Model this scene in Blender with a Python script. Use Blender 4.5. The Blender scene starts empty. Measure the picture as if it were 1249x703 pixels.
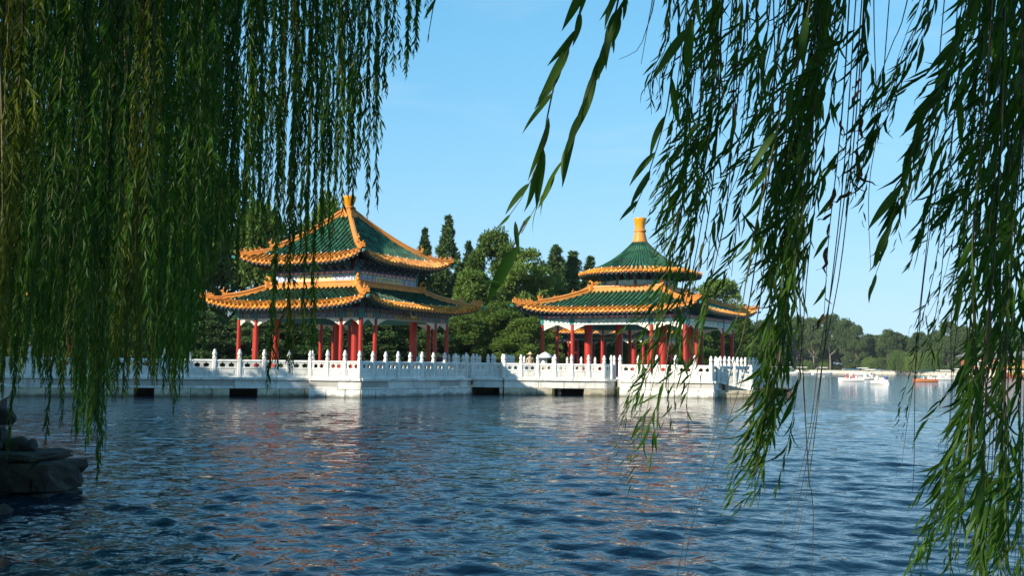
import bpy, bmesh, math, random
import numpy as np
from mathutils import Vector, Matrix, Quaternion
from mathutils.geometry import tessellate_polygon

R = math.radians
scene = bpy.context.scene
col = scene.collection

# ------------------------------------------------------------------ camera
F_PX, PITCH, ROLL, EYE = 1226.0, R(4.35), 0.012, 2.0
cam_data = bpy.data.cameras.new('camera')
cam_data.sensor_width = 36.0
cam_data.lens = 36.0 * F_PX / 1249.0
cam_data.clip_start = 0.05
cam_data.clip_end = 6000
camera = bpy.data.objects.new('camera', cam_data)
col.objects.link(camera)
CAM_M = Matrix.Rotation(math.pi / 2 + PITCH, 3, 'X') @ Matrix.Rotation(ROLL, 3, 'Z')
camera.matrix_world = Matrix.Translation((0, 0, EYE)) @ CAM_M.to_4x4()
scene.camera = camera

# ------------------------------------------------------------------ sky, sun
SUN_AZ, SUN_EL = R(52), R(25)           # sun stands behind the camera, to the left
sun_dir = Vector((-math.sin(SUN_AZ) * math.cos(SUN_EL), -math.cos(SUN_AZ) * math.cos(SUN_EL), math.sin(SUN_EL)))
world = bpy.data.worlds.new('World')
scene.world = world
world.use_nodes = True
wn = world.node_tree
wn.nodes.clear()
w_out = wn.nodes.new('ShaderNodeOutputWorld')
w_bg = wn.nodes.new('ShaderNodeBackground')
w_bg.inputs['Strength'].default_value = 0.127
w_sky = wn.nodes.new('ShaderNodeTexSky')
w_sky.sky_type = 'NISHITA'
w_sky.sun_disc = False
w_sky.sun_elevation = SUN_EL
w_sky.sun_rotation = math.atan2(sun_dir.x, sun_dir.y)
w_sky.air_density = 1.0
w_sky.dust_density = 0.1
w_sky.ozone_density = 2.0
w_hsv = wn.nodes.new('ShaderNodeHueSaturation')
w_hsv.inputs['Hue'].default_value = 0.482
w_hsv.inputs['Saturation'].default_value = 1.22
w_hsv.inputs['Value'].default_value = 1.0
# thin high cirrus
w_tc = wn.nodes.new('ShaderNodeTexCoord')
w_map = wn.nodes.new('ShaderNodeMapping')
w_map.inputs['Scale'].default_value = (2.2, 2.2, 13.0)
w_map.inputs['Rotation'].default_value = (0.0, 0.12, 0.0)
w_noise = wn.nodes.new('ShaderNodeTexNoise')
w_noise.inputs['Scale'].default_value = 1.7
w_noise.inputs['Detail'].default_value = 7
w_noise.inputs['Roughness'].default_value = 0.55
w_noise.inputs['Distortion'].default_value = 0.6
w_ramp = wn.nodes.new('ShaderNodeMapRange')
w_ramp.inputs['From Min'].default_value = 0.52
w_ramp.inputs['From Max'].default_value = 0.85
w_ramp.inputs['To Max'].default_value = 0.22
w_mix = wn.nodes.new('ShaderNodeMix')
w_mix.data_type = 'RGBA'
w_mix.inputs['B'].default_value = (3.3, 3.7, 4.0, 1)
wl = wn.links.new
wl(w_tc.outputs['Generated'], w_map.inputs['Vector'])
wl(w_map.outputs['Vector'], w_noise.inputs['Vector'])
wl(w_noise.outputs['Fac'], w_ramp.inputs['Value'])
wl(w_ramp.outputs['Result'], w_mix.inputs['Factor'])
wl(w_sky.outputs['Color'], w_hsv.inputs['Color'])
# film-like shoulder so that the bright horizon keeps its pale blue
w_add = wn.nodes.new('ShaderNodeVectorMath'); w_add.operation = 'ADD'; w_add.inputs[1].default_value = (2.3, 2.3, 2.3)
w_div = wn.nodes.new('ShaderNodeVectorMath'); w_div.operation = 'DIVIDE'
w_mul = wn.nodes.new('ShaderNodeVectorMath'); w_mul.operation = 'MULTIPLY'; w_mul.inputs[1].default_value = (3.0, 4.5, 5.9)
wl(w_hsv.outputs['Color'], w_add.inputs[0]); wl(w_hsv.outputs['Color'], w_div.inputs[0]); wl(w_add.outputs[0], w_div.inputs[1])
wl(w_div.outputs[0], w_mul.inputs[0]); wl(w_mul.outputs[0], w_mix.inputs['A'])
wl(w_mix.outputs['Result'], w_bg.inputs['Color'])
wl(w_bg.outputs['Background'], w_out.inputs['Surface'])

sun_data = bpy.data.lights.new('sun', 'SUN')
sun_data.energy = 4.5
sun_data.angle = R(0.53)
sun_data.color = (1.0, 0.89, 0.72)
sun = bpy.data.objects.new('sun', sun_data)
sun.rotation_euler = sun_dir.to_track_quat('Z', 'Y').to_euler()
sun.location = (-40, -30, 60)
col.objects.link(sun)

scene.render.engine = 'CYCLES'
scene.view_settings.view_transform = 'Standard'
scene.view_settings.look = 'None'
scene.view_settings.exposure = 0.95
scene.view_settings.gamma = 1.0
scene.view_settings.use_curve_mapping = False

# ------------------------------------------------------------------ helpers
rnd = random.Random(7)
nrg = np.random.default_rng(11)

def ray(px, py):
    return CAM_M @ Vector(((px - 624.5) / F_PX, -(py - 351.5) / F_PX, -1.0))
def at(px, py, Y):
    r = ray(px, py)
    return r * (Y / r.y) + Vector((0, 0, EYE))
def ground(px, py, z=0.0):
    r = ray(px, py)
    return r * ((z - EYE) / r.z) + Vector((0, 0, EYE))

def tag(o, label=None, cat=None, group=None, kind=None):
    if label: o['label'] = label
    if cat: o['category'] = cat
    if group: o['group'] = group
    if kind: o['kind'] = kind
    return o

def empty(name, loc=(0, 0, 0), rz=0.0, label=None, cat=None, group=None):
    o = bpy.data.objects.new(name, None)
    o.empty_display_size = 0.3
    o.location = loc
    o.rotation_euler = (0, 0, rz)
    col.objects.link(o)
    return tag(o, label, cat, group)

def obj(name, mesh, parent=None, loc=None, rz=None, scale=None, matrix=None):
    o = bpy.data.objects.new(name, mesh)
    col.objects.link(o)
    if parent is not None: o.parent = parent
    if matrix is not None: o.matrix_local = matrix
    if loc is not None: o.location = loc
    if rz is not None: o.rotation_euler = (0, 0, rz)
    if scale is not None: o.scale = scale
    return o

def copy_tree(o, parent=None):
    c = o.copy()
    col.objects.link(c)
    if parent is not None: c.parent = parent
    for ch in list(o.children):
        copy_tree(ch, c)
    return c

class MB:
    """collects faces, builds one mesh"""
    def __init__(self):
        self.v, self.f, self.m, self.s = [], [], [], []
    def face(self, pts, m=0, smooth=False):
        n = len(self.v)
        self.v += [tuple(p) for p in pts]
        self.f.append(tuple(range(n, n + len(pts))))
        self.m.append(m); self.s.append(smooth)
    def add(self, verts, faces, m=0, smooth=False, M=None):
        n = len(self.v)
        if M is not None: verts = [M @ Vector(p) for p in verts]
        self.v += [tuple(p) for p in verts]
        for q in faces:
            self.f.append(tuple(n + i for i in q)); self.m.append(m); self.s.append(smooth)
    def box(self, c, size, m=0, M=None):
        x, y, z = (s / 2 for s in size)
        vs = [(c[0] + a * x, c[1] + b * y, c[2] + d * z) for d in (-1, 1) for b in (-1, 1) for a in (-1, 1)]
        self.add(vs, [(0, 2, 3, 1), (4, 5, 7, 6), (0, 1, 5, 4), (2, 6, 7, 3), (0, 4, 6, 2), (1, 3, 7, 5)], m, False, M)
    def chamfer(self, size, b, m=0, M=None):
        """box with chamfered edges, centred"""
        x, y, z = (s / 2 for s in size)
        vs, idx = [], {}
        for ax in range(3):
            for s0 in (-1, 1):
                for s1 in (-1, 1):
                    for s2 in (-1, 1):
                        sg = [s0, s1, s2]
                        p = [sg[i] * (d if i == ax else d - b) for i, d in enumerate((x, y, z))]
                        idx[(ax, s0, s1, s2)] = len(vs); vs.append(tuple(p))
        fs = []
        o4 = [(-1, -1), (1, -1), (1, 1), (-1, 1)]
        for s in (-1, 1):
            fs.append([idx[(0, s, a, c)] for a, c in o4])
            fs.append([idx[(1, a, s, c)] for a, c in o4])
            fs.append([idx[(2, a, c, s)] for a, c in o4])
            for t in (-1, 1):
                fs.append([idx[(0, s, t, -1)], idx[(0, s, t, 1)], idx[(1, s, t, 1)], idx[(1, s, t, -1)]])
                fs.append([idx[(0, s, -1, t)], idx[(0, s, 1, t)], idx[(2, s, 1, t)], idx[(2, s, -1, t)]])
                fs.append([idx[(1, -1, s, t)], idx[(1, 1, s, t)], idx[(2, 1, s, t)], idx[(2, -1, s, t)]])
                for u in (-1, 1):
                    fs.append([idx[(0, s, t, u)], idx[(1, s, t, u)], idx[(2, s, t, u)]])
        self.add(vs, fs, m, False, M)
    def lathe(self, prof, n=16, m=0, smooth=True, M=None, cap=True):
        vs, fs = [], []
        for r, z in prof:
            for k in range(n):
                a = 2 * math.pi * k / n
                vs.append((r * math.cos(a), r * math.sin(a), z))
        for i in range(len(prof) - 1):
            for k in range(n):
                k2 = (k + 1) % n
                fs.append((i * n + k, i * n + k2, (i + 1) * n + k2, (i + 1) * n + k))
        self.add(vs, fs, m, smooth, M)
        if cap:
            top = (len(prof) - 1) * n
            self.add([vs[top + k] for k in range(n)], [tuple(range(n))], m, False, M)
            self.add([vs[k] for k in range(n)], [tuple(reversed(range(n)))], m, False, M)
    def tube(self, pts, rad, n=6, m=0, smooth=True):
        pts = [Vector(p) for p in pts]
        if not hasattr(rad, '__len__'): rad = [rad] * len(pts)
        vs, fs = [], []
        up = Vector((0.13, 0.31, 0.94))
        for i, p in enumerate(pts):
            t = (pts[min(i + 1, len(pts) - 1)] - pts[max(i - 1, 0)]).normalized()
            a = t.cross(up)
            if a.length < 1e-3: a = t.cross(Vector((1, 0, 0)))
            a.normalize(); b = t.cross(a)
            for k in range(n):
                an = 2 * math.pi * k / n
                vs.append(p + (a * math.cos(an) + b * math.sin(an)) * rad[i])
        for i in range(len(pts) - 1):
            for k in range(n):
                k2 = (k + 1) % n
                fs.append((i * n + k, i * n + k2, (i + 1) * n + k2, (i + 1) * n + k))
        fs.append(tuple(reversed(range(n))))
        fs.append(tuple(range((len(pts) - 1) * n, len(pts) * n)))
        self.add(vs, fs, m, smooth)
    def prism(self, outline, holes, th, m=0, M=None):
        """2D polygon (x,z) with holes extruded along y by th (centred)"""
        loops = [[Vector((p[0], p[1], 0)) for p in outline]] + [[Vector((p[0], p[1], 0)) for p in h] for h in holes]
        flat = [p for l in loops for p in l]
        tris = tessellate_polygon(loops)
        nv = len(flat)
        vs = [(p.x, -th / 2, p.y) for p in flat] + [(p.x, th / 2, p.y) for p in flat]
        fs = [tuple(t) for t in tris] + [tuple(nv + i for i in reversed(t)) for t in tris]
        k = 0
        for l in loops:
            for i in range(len(l)):
                j = (i + 1) % len(l)
                fs.append((k + i, k + j, nv + k + j, nv + k + i))
            k += len(l)
        self.add(vs, fs, m, False, M)
    def mesh(self, name, mats):
        me = bpy.data.meshes.new(name)
        me.from_pydata(self.v, [], self.f)
        for mm in (mats if isinstance(mats, (list, tuple)) else [mats]): me.materials.append(mm)
        me.polygons.foreach_set('material_index', self.m)
        me.polygons.foreach_set('use_smooth', self.s)
        me.update()
        return me

def np_mesh(name, verts, quads, mat, smooth=False, attr=None, mat_idx=None):
    me = bpy.data.meshes.new(name)
    nq, k = quads.shape
    me.vertices.add(len(verts)); me.vertices.foreach_set('co', verts.astype(np.float32).ravel())
    me.loops.add(nq * k); me.loops.foreach_set('vertex_index', quads.astype(np.int32).ravel())
    me.polygons.add(nq)
    me.polygons.foreach_set('loop_start', np.arange(0, nq * k, k, dtype=np.int32))
    me.polygons.foreach_set('loop_total', np.full(nq, k, dtype=np.int32))
    me.polygons.foreach_set('use_smooth', np.full(nq, smooth, dtype=bool))
    if mat_idx is not None: me.polygons.foreach_set('material_index', mat_idx.astype(np.int32))
    for mm in (mat if isinstance(mat, (list, tuple)) else [mat]): me.materials.append(mm)
    if attr is not None:
        a = me.attributes.new('tone', 'FLOAT', 'POINT')
        a.data.foreach_set('value', attr.astype(np.float32))
    me.update()
    me.validate()
    return me

# ------------------------------------------------------------------ materials
def new_mat(name):
    m = bpy.data.materials.new(name)
    m.use_nodes = True
    nt = m.node_tree
    nt.nodes.clear()
    out = nt.nodes.new('ShaderNodeOutputMaterial')
    return m, nt, out

def surf(name, c1, c2, scale=4.0, rough=0.6, bump=0.15, detail=5, spec=0.4, coat=0.0, stain=None, stretch=None, bscale=None, island=0.0, tide=None):
    """two-tone noisy surface with fine relief and optional stain colour"""
    m, nt, out = new_mat(name)
    N, L = nt.nodes.new, nt.links.new
    b = N('ShaderNodeBsdfPrincipled')
    tc = N('ShaderNodeTexCoord')
    mp = N('ShaderNodeMapping')
    if stretch: mp.inputs['Scale'].default_value = stretch
    geo = N('ShaderNodeNewGeometry')
    L(geo.outputs['Position'], mp.inputs['Vector'])
    n1 = N('ShaderNodeTexNoise'); n1.inputs['Scale'].default_value = scale; n1.inputs['Detail'].default_value = detail
    L(mp.outputs['Vector'], n1.inputs['Vector'])
    mr = N('ShaderNodeMapRange'); mr.inputs['From Min'].default_value = 0.3; mr.inputs['From Max'].default_value = 0.7
    L(n1.outputs['Fac'], mr.inputs['Value'])
    mx = N('ShaderNodeMix'); mx.data_type = 'RGBA'
    mx.inputs['A'].default_value = (*c1, 1); mx.inputs['B'].default_value = (*c2, 1)
    L(mr.outputs['Result'], mx.inputs['Factor'])
    colr = mx.outputs['Result']
    if island:
        hs = N('ShaderNodeHueSaturation')
        ma = N('ShaderNodeMapRange'); ma.inputs['To Min'].default_value = 1 - island; ma.inputs['To Max'].default_value = 1 + island
        L(geo.outputs['Random Per Island'], ma.inputs['Value'])
        oi = N('ShaderNodeObjectInfo')
        mb_ = N('ShaderNodeMapRange'); mb_.inputs['To Min'].default_value = 1 - island * .7; mb_.inputs['To Max'].default_value = 1 + island * .7
        L(oi.outputs['Random'], mb_.inputs['Value'])
        mu = N('ShaderNodeMath'); mu.operation = 'MULTIPLY'
        L(ma.outputs['Result'], mu.inputs[0]); L(mb_.outputs['Result'], mu.inputs[1])
        L(mu.outputs[0], hs.inputs['Value']); L(colr, hs.inputs['Color']); colr = hs.outputs['Color']
    if stain:
        n2 = N('ShaderNodeTexNoise'); n2.inputs['Scale'].default_value = stain[1]; n2.inputs['Detail'].default_value = 8
        n2.inputs['Roughness'].default_value = 0.65
        mp2 = N('ShaderNodeMapping'); mp2.inputs['Scale'].default_value = stain[3] if len(stain) > 3 else (1, 1, 1)
        L(geo.outputs['Position'], mp2.inputs['Vector']); L(mp2.outputs['Vector'], n2.inputs['Vector'])
        m2 = N('ShaderNodeMapRange'); m2.inputs['From Min'].default_value = 0.5; m2.inputs['From Max'].default_value = 0.72
        m2.inputs['To Max'].default_value = stain[2]
        L(n2.outputs['Fac'], m2.inputs['Value'])
        mx2 = N('ShaderNodeMix'); mx2.data_type = 'RGBA'; mx2.inputs['B'].default_value = (*stain[0], 1)
        L(m2.outputs['Result'], mx2.inputs['Factor']); L(colr, mx2.inputs['A']); colr = mx2.outputs['Result']
    if tide:                                               # algae and damp just above the water, rain streaks above
        sp = N('ShaderNodeSeparateXYZ'); L(geo.outputs['Position'], sp.inputs['Vector'])
        nt_ = N('ShaderNodeTexNoise'); nt_.inputs['Scale'].default_value = 2.3; nt_.inputs['Detail'].default_value = 6
        L(geo.outputs['Position'], nt_.inputs['Vector'])
        ma2 = N('ShaderNodeMath'); ma2.operation = 'MULTIPLY_ADD'; ma2.inputs[1].default_value = -0.42
        L(nt_.outputs['Fac'], ma2.inputs[0]); L(sp.outputs['Z'], ma2.inputs[2])
        mr3 = N('ShaderNodeMapRange'); mr3.inputs['From Min'].default_value = 0.02; mr3.inputs['From Max'].default_value = -0.16
        mr3.inputs['To Max'].default_value = 0.85
        L(ma2.outputs[0], mr3.inputs['Value'])
        mx3 = N('ShaderNodeMix'); mx3.data_type = 'RGBA'; mx3.inputs['B'].default_value = (*tide, 1)
        L(mr3.outputs['Result'], mx3.inputs['Factor']); L(colr, mx3.inputs['A'])
        mp4 = N('ShaderNodeMapping'); mp4.inputs['Scale'].default_value = (5, 5, 0.35); L(geo.outputs['Position'], mp4.inputs['Vector'])
        n4 = N('ShaderNodeTexNoise'); n4.inputs['Scale'].default_value = 1.0; n4.inputs['Detail'].default_value = 5; L(mp4.outputs['Vector'], n4.inputs['Vector'])
        mr4 = N('ShaderNodeMapRange'); mr4.inputs['From Min'].default_value = 0.55; mr4.inputs['From Max'].default_value = 0.75; mr4.inputs['To Max'].default_value = 0.5
        L(n4.outputs['Fac'], mr4.inputs['Value'])
        mx4 = N('ShaderNodeMix'); mx4.data_type = 'RGBA'; mx4.inputs['B'].default_value = (0.20, 0.18, 0.14, 1)
        L(mr4.outputs['Result'], mx4.inputs['Factor']); L(mx3.outputs['Result'], mx4.inputs['A']); colr = mx4.outputs['Result']
    L(colr, b.inputs['Base Color'])
    b.inputs['Roughness'].default_value = rough
    b.inputs['Specular IOR Level'].default_value = spec
    b.inputs['Coat Weight'].default_value = coat
    b.inputs['Coat Roughness'].default_value = 0.15
    if bump:
        bp = N('ShaderNodeBump'); bp.inputs['Strength'].default_value = bump; bp.inputs['Distance'].default_value = 0.03
        n3 = N('ShaderNodeTexNoise'); n3.inputs['Scale'].default_value = bscale or scale * 5; n3.inputs['Detail'].default_value = 4
        L(geo.outputs['Position'], n3.inputs['Vector']); L(n3.outputs['Fac'], bp.inputs['Height'])
        L(bp.outputs['Normal'], b.inputs['Normal'])
    L(b.outputs['BSDF'], out.inputs['Surface'])
    return m

def leaf_mat(name, dark, light, trans, tw=0.35, rough=0.5, spec=0.18, nscale=0.5):
    m, nt, out = new_mat(name)
    N, L = nt.nodes.new, nt.links.new
    at_ = N('ShaderNodeAttribute'); at_.attribute_name = 'tone'
    oi = N('ShaderNodeObjectInfo')
    geo = N('ShaderNodeNewGeometry')
    nz = N('ShaderNodeTexNoise'); nz.inputs['Scale'].default_value = nscale; nz.inputs['Detail'].default_value = 3
    L(geo.outputs['Position'], nz.inputs['Vector'])
    a1 = N('ShaderNodeMath'); a1.operation = 'MULTIPLY_ADD'; a1.inputs[1].default_value = 0.45; a1.inputs[2].default_value = -0.28
    L(at_.outputs['Fac'], a1.inputs[0])
    a2 = N('ShaderNodeMath'); a2.operation = 'MULTIPLY_ADD'; a2.inputs[1].default_value = 0.55
    L(nz.outputs['Fac'], a2.inputs[0]); L(a1.outputs[0], a2.inputs[2])
    a3 = N('ShaderNodeMath'); a3.operation = 'MULTIPLY_ADD'; a3.inputs[1].default_value = 0.55; a3.use_clamp = True
    L(oi.outputs['Random'], a3.inputs[0]); L(a2.outputs[0], a3.inputs[2])
    mx = N('ShaderNodeMix'); mx.data_type = 'RGBA'
    mx.inputs['A'].default_value = (*dark, 1); mx.inputs['B'].default_value = (*light, 1)
    L(a3.outputs[0], mx.inputs['Factor'])
    b = N('ShaderNodeBsdfPrincipled'); b.inputs['Roughness'].default_value = rough
    b.inputs['Specular IOR Level'].default_value = spec
    L(mx.outputs['Result'], b.inputs['Base Color'])
    t = N('ShaderNodeBsdfTranslucent')
    mt = N('ShaderNodeMix'); mt.data_type = 'RGBA'; mt.inputs['A'].default_value = (*[c * 0.6 for c in trans], 1); mt.inputs['B'].default_value = (*trans, 1)
    L(a3.outputs[0], mt.inputs['Factor']); L(mt.outputs['Result'], t.inputs['Color'])
    s = N('ShaderNodeMixShader'); s.inputs['Fac'].default_value = tw
    L(b.outputs['BSDF'], s.inputs[1]); L(t.outputs['BSDF'], s.inputs[2])
    L(s.outputs['Shader'], out.inputs['Surface'])
    return m

M = {}
M['tile_green'] = surf('green_glazed_tile', (0.010, 0.058, 0.030), (0.030, 0.110, 0.058), 2.2, 0.48, 0.12, spec=0.2, coat=0.0, stain=((0.045, 0.075, 0.05), 1.6, 0.75), island=0.6)
M['tile_orange'] = surf('amber_glazed_tile', (0.48, 0.155, 0.012), (0.62, 0.245, 0.03), 2.5, 0.45, 0.12, spec=0.2, coat=0.0, stain=((0.22, 0.10, 0.05), 2.4, 0.65), island=0.4)
M['ridge_orange'] = surf('amber_glazed_ridge', (0.52, 0.17, 0.022), (0.63, 0.25, 0.05), 1.8, 0.42, 0.25, spec=0.3, stain=((0.38, 0.20, 0.10), 2.0, 0.6), island=0.12)
M['finial'] = surf('yellow_glazed_finial', (0.62, 0.235, 0.008), (0.68, 0.28, 0.012), 1.5, 0.22, 0.03, spec=0.5, coat=0.3)
M['nail_cap'] = surf('sky_glint_nail_cap', (0.42, 0.50, 0.44), (0.55, 0.6, 0.52), 5, 0.25, 0)  # pale colour stands in for sky glints on the caps
M['red'] = surf('red_lacquer', (0.29, 0.017, 0.009), (0.36, 0.028, 0.014), 1.6, 0.38, 0.06, stain=((0.25, 0.03, 0.025), 1.3, 0.5, (1, 1, 0.25)))
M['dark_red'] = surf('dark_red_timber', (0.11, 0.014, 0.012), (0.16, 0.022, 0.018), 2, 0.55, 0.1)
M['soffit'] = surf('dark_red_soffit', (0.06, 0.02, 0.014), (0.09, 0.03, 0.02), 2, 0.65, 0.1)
M['rafter'] = surf('green_painted_rafter', (0.012, 0.05, 0.04), (0.02, 0.075, 0.06), 3, 0.55, 0.1)
M['teal'] = surf('teal_paint', (0.03, 0.17, 0.16), (0.05, 0.22, 0.20), 3, 0.5, 0.1)
M['blue'] = surf('blue_paint', (0.03, 0.08, 0.24), (0.05, 0.12, 0.32), 3, 0.5, 0.1)
M['cream'] = surf('cream_paint', (0.62, 0.60, 0.48), (0.70, 0.69, 0.58), 3, 0.55, 0.15, stain=((0.25, 0.38, 0.33), 5, 0.6))
M['gold'] = surf('gold_paint', (0.62, 0.40, 0.10), (0.70, 0.48, 0.14), 3, 0.4, 0.05)
M['marble'] = surf('white_marble', (0.58, 0.57, 0.53), (0.72, 0.71, 0.67), 1.3, 0.6, 0.25, stain=((0.30, 0.29, 0.25), 1.7, 0.75, (1.5, 1.5, 0.5)), island=0.10)
M['stone'] = surf('terrace_stone', (0.40, 0.36, 0.25), (0.54, 0.49, 0.37), 1.0, 0.7, 0.4, stain=((0.17, 0.15, 0.10), 1.0, 0.92, (1, 1, 1.8)), island=0.2, tide=(0.06, 0.06, 0.035))
M['pale_stone'] = surf('pale_terrace_stone', (0.58, 0.57, 0.53), (0.70, 0.69, 0.65), 1.0, 0.65, 0.35, stain=((0.26, 0.25, 0.21), 1.2, 0.75, (1, 1, 1.6)), island=0.14, tide=(0.08, 0.08, 0.055))
M['paving'] = surf('grey_paving', (0.32, 0.31, 0.28), (0.42, 0.41, 0.38), 1.2, 0.75, 0.2)
M['dark_void'] = surf('culvert_stone', (0.10, 0.085, 0.06), (0.17, 0.14, 0.10), 1.5, 0.9, 0.3)
M['rock'] = surf('grey_shade_toned_rock', (0.017, 0.017, 0.014), (0.055, 0.052, 0.045), 2.6, 0.85, 0.9, stain=((0.03, 0.038, 0.02), 2.2, 0.8), island=0.25)  # base colour darkened to stand in for willow shade
M['bank_stone'] = surf('weathered_shade_toned_stone', (0.014, 0.013, 0.011), (0.04, 0.037, 0.03), 2.6, 0.85, 0.9, stain=((0.06, 0.065, 0.045), 1.5, 0.8))  # missing willow shade is put into this dark base colour
M['ledge'] = surf('sandy_ledge_stone', (0.42, 0.38, 0.30), (0.52, 0.48, 0.40), 1.3, 0.8, 0.3)
M['grass'] = surf('grassy_earth', (0.05, 0.09, 0.02), (0.12, 0.13, 0.05), 0.4, 0.9, 0.5, stain=((0.16, 0.13, 0.08), 0.2, 0.7))
M['embank'] = surf('embankment_stone', (0.45, 0.42, 0.34), (0.55, 0.52, 0.44), 0.4, 0.8, 0.2)
M['bark'] = surf('willow_bark', (0.05, 0.04, 0.03), (0.11, 0.09, 0.065), 3, 0.9, 0.8, stretch=(1, 1, 0.25))
M['pale_bark'] = surf('poplar_bark', (0.11, 0.10, 0.08), (0.19, 0.17, 0.14), 2, 0.9, 0.5, stretch=(1, 1, 0.3))
M['twig'] = surf('willow_twig', (0.03, 0.027, 0.012), (0.06, 0.05, 0.02), 6, 0.6, 0)
M['yellow_twig'] = surf('yellowish_willow_twig', (0.055, 0.055, 0.014), (0.10, 0.085, 0.022), 6, 0.6, 0)
M['dry_leaf'] = leaf_mat('dry_willow_leaf', (0.07, 0.03, 0.015), (0.20, 0.10, 0.03), (0.25, 0.10, 0.03), 0.25, nscale=3)
M['willow_leaf'] = leaf_mat('willow_leaf', (0.016, 0.060, 0.014), (0.070, 0.150, 0.018), (0.14, 0.30, 0.018), 0.40, nscale=0.7)
M['curtain_leaf'] = leaf_mat('curtain_willow_leaf', (0.006, 0.036, 0.007), (0.052, 0.140, 0.014), (0.11, 0.26, 0.012), 0.36, nscale=0.42)
M['yellow_leaf'] = leaf_mat('yellow_green_willow_leaf', (0.025, 0.060, 0.008), (0.12, 0.16, 0.018), (0.22, 0.26, 0.015), 0.36, nscale=0.5)
M['tree_leaf'] = leaf_mat('broadleaf_foliage', (0.040, 0.085, 0.015), (0.13, 0.20, 0.036), (0.16, 0.25, 0.03), 0.25, 0.6, nscale=0.12)
M['cypress_leaf'] = leaf_mat('cypress_foliage', (0.028, 0.066, 0.020), (0.085, 0.145, 0.042), (0.06, 0.10, 0.02), 0.12, 0.7, nscale=0.15)
M['far_leaf'] = leaf_mat('far_shore_foliage', (0.03, 0.065, 0.022), (0.085, 0.13, 0.04), (0.10, 0.15, 0.03), 0.2, 0.7, nscale=0.05)
M['far_willow_leaf'] = leaf_mat('far_willow_foliage', (0.06, 0.11, 0.025), (0.13, 0.19, 0.045), (0.16, 0.22, 0.04), 0.25, 0.7, nscale=0.08)
M['boat_white'] = surf('white_gelcoat', (0.72, 0.70, 0.66), (0.80, 0.78, 0.74), 1, 0.35, 0)
M['boat_orange'] = surf('orange_gelcoat', (0.36, 0.13, 0.05), (0.42, 0.16, 0.07), 1, 0.35, 0)
M['boat_green'] = surf('green_canopy', (0.03, 0.26, 0.14), (0.05, 0.32, 0.18), 1, 0.5, 0)
M['boat_yellow'] = surf('yellow_boat_paint', (0.45, 0.24, 0.05), (0.5, 0.28, 0.06), 1, 0.4, 0)
M['boat_red'] = surf('red_boat_paint', (0.26, 0.06, 0.04), (0.3, 0.08, 0.05), 1, 0.4, 0)
M['metal'] = surf('grey_metal', (0.30, 0.31, 0.32), (0.38, 0.39, 0.40), 3, 0.4, 0)
M['wood'] = surf('dark_jetty_wood', (0.05, 0.04, 0.03), (0.09, 0.07, 0.05), 2, 0.8, 0.4, stretch=(1, 6, 1))
M['skin'] = surf('skin', (0.50, 0.30, 0.20), (0.55, 0.34, 0.23), 8, 0.55, 0)
M['hair'] = surf('black_hair', (0.012, 0.010, 0.009), (0.02, 0.017, 0.015), 20, 0.5, 0.2)
M['straw'] = surf('straw_hat', (0.60, 0.42, 0.20), (0.68, 0.50, 0.27), 12, 0.8, 0.2)
def cloth(n, c): return surf(n, c, tuple(min(1, x * 1.2 + .01) for x in c), 5, 0.85, 0.1)
M['cloth_white'] = cloth('white_cloth', (0.66, 0.66, 0.66)); M['cloth_red'] = cloth('red_cloth', (0.50, 0.05, 0.04))
M['cloth_blue'] = cloth('blue_cloth', (0.05, 0.11, 0.30)); M['cloth_dark'] = cloth('dark_cloth', (0.03, 0.03, 0.04))
M['cloth_tan'] = cloth('tan_cloth', (0.42, 0.32, 0.22)); M['cloth_teal'] = cloth('teal_cloth', (0.10, 0.32, 0.34))
M['hall_red'] = surf('hall_red_wall', (0.28, 0.08, 0.06), (0.34, 0.11, 0.08), 0.6, 0.7, 0)
M['glass'] = surf('dark_window_glass', (0.02, 0.03, 0.035), (0.03, 0.04, 0.045), 1, 0.08, 0)
M['roof_grey'] = surf('grey_hall_roof', (0.16, 0.16, 0.16), (0.24, 0.24, 0.23), 0.6, 0.7, 0.1)

# painted timber: colours of the decoration come from a face-corner colour layer written below
def paint_material():
    m, nt, out = new_mat('painted_timber')
    N, L = nt.nodes.new, nt.links.new
    b = N('ShaderNodeBsdfPrincipled'); b.inputs['Roughness'].default_value = 0.5
    a = N('ShaderNodeVertexColor'); a.layer_name = 'paint'
    geo = N('ShaderNodeNewGeometry')
    n = N('ShaderNodeTexNoise'); n.inputs['Scale'].default_value = 3.0; n.inputs['Detail'].default_value = 6
    L(geo.outputs['Position'], n.inputs['Vector'])
    mr = N('ShaderNodeMapRange'); mr.inputs['To Min'].default_value = 0.65; mr.inputs['To Max'].default_value = 1.25
    L(n.outputs['Fac'], mr.inputs['Value'])
    hs = N('ShaderNodeHueSaturation'); L(mr.outputs['Result'], hs.inputs['Value']); L(a.outputs['Color'], hs.inputs['Color'])
    L(hs.outputs['Color'], b.inputs['Base Color'])
    L(b.outputs['BSDF'], out.inputs['Surface'])
    return m
M['paint'] = paint_material()

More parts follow.
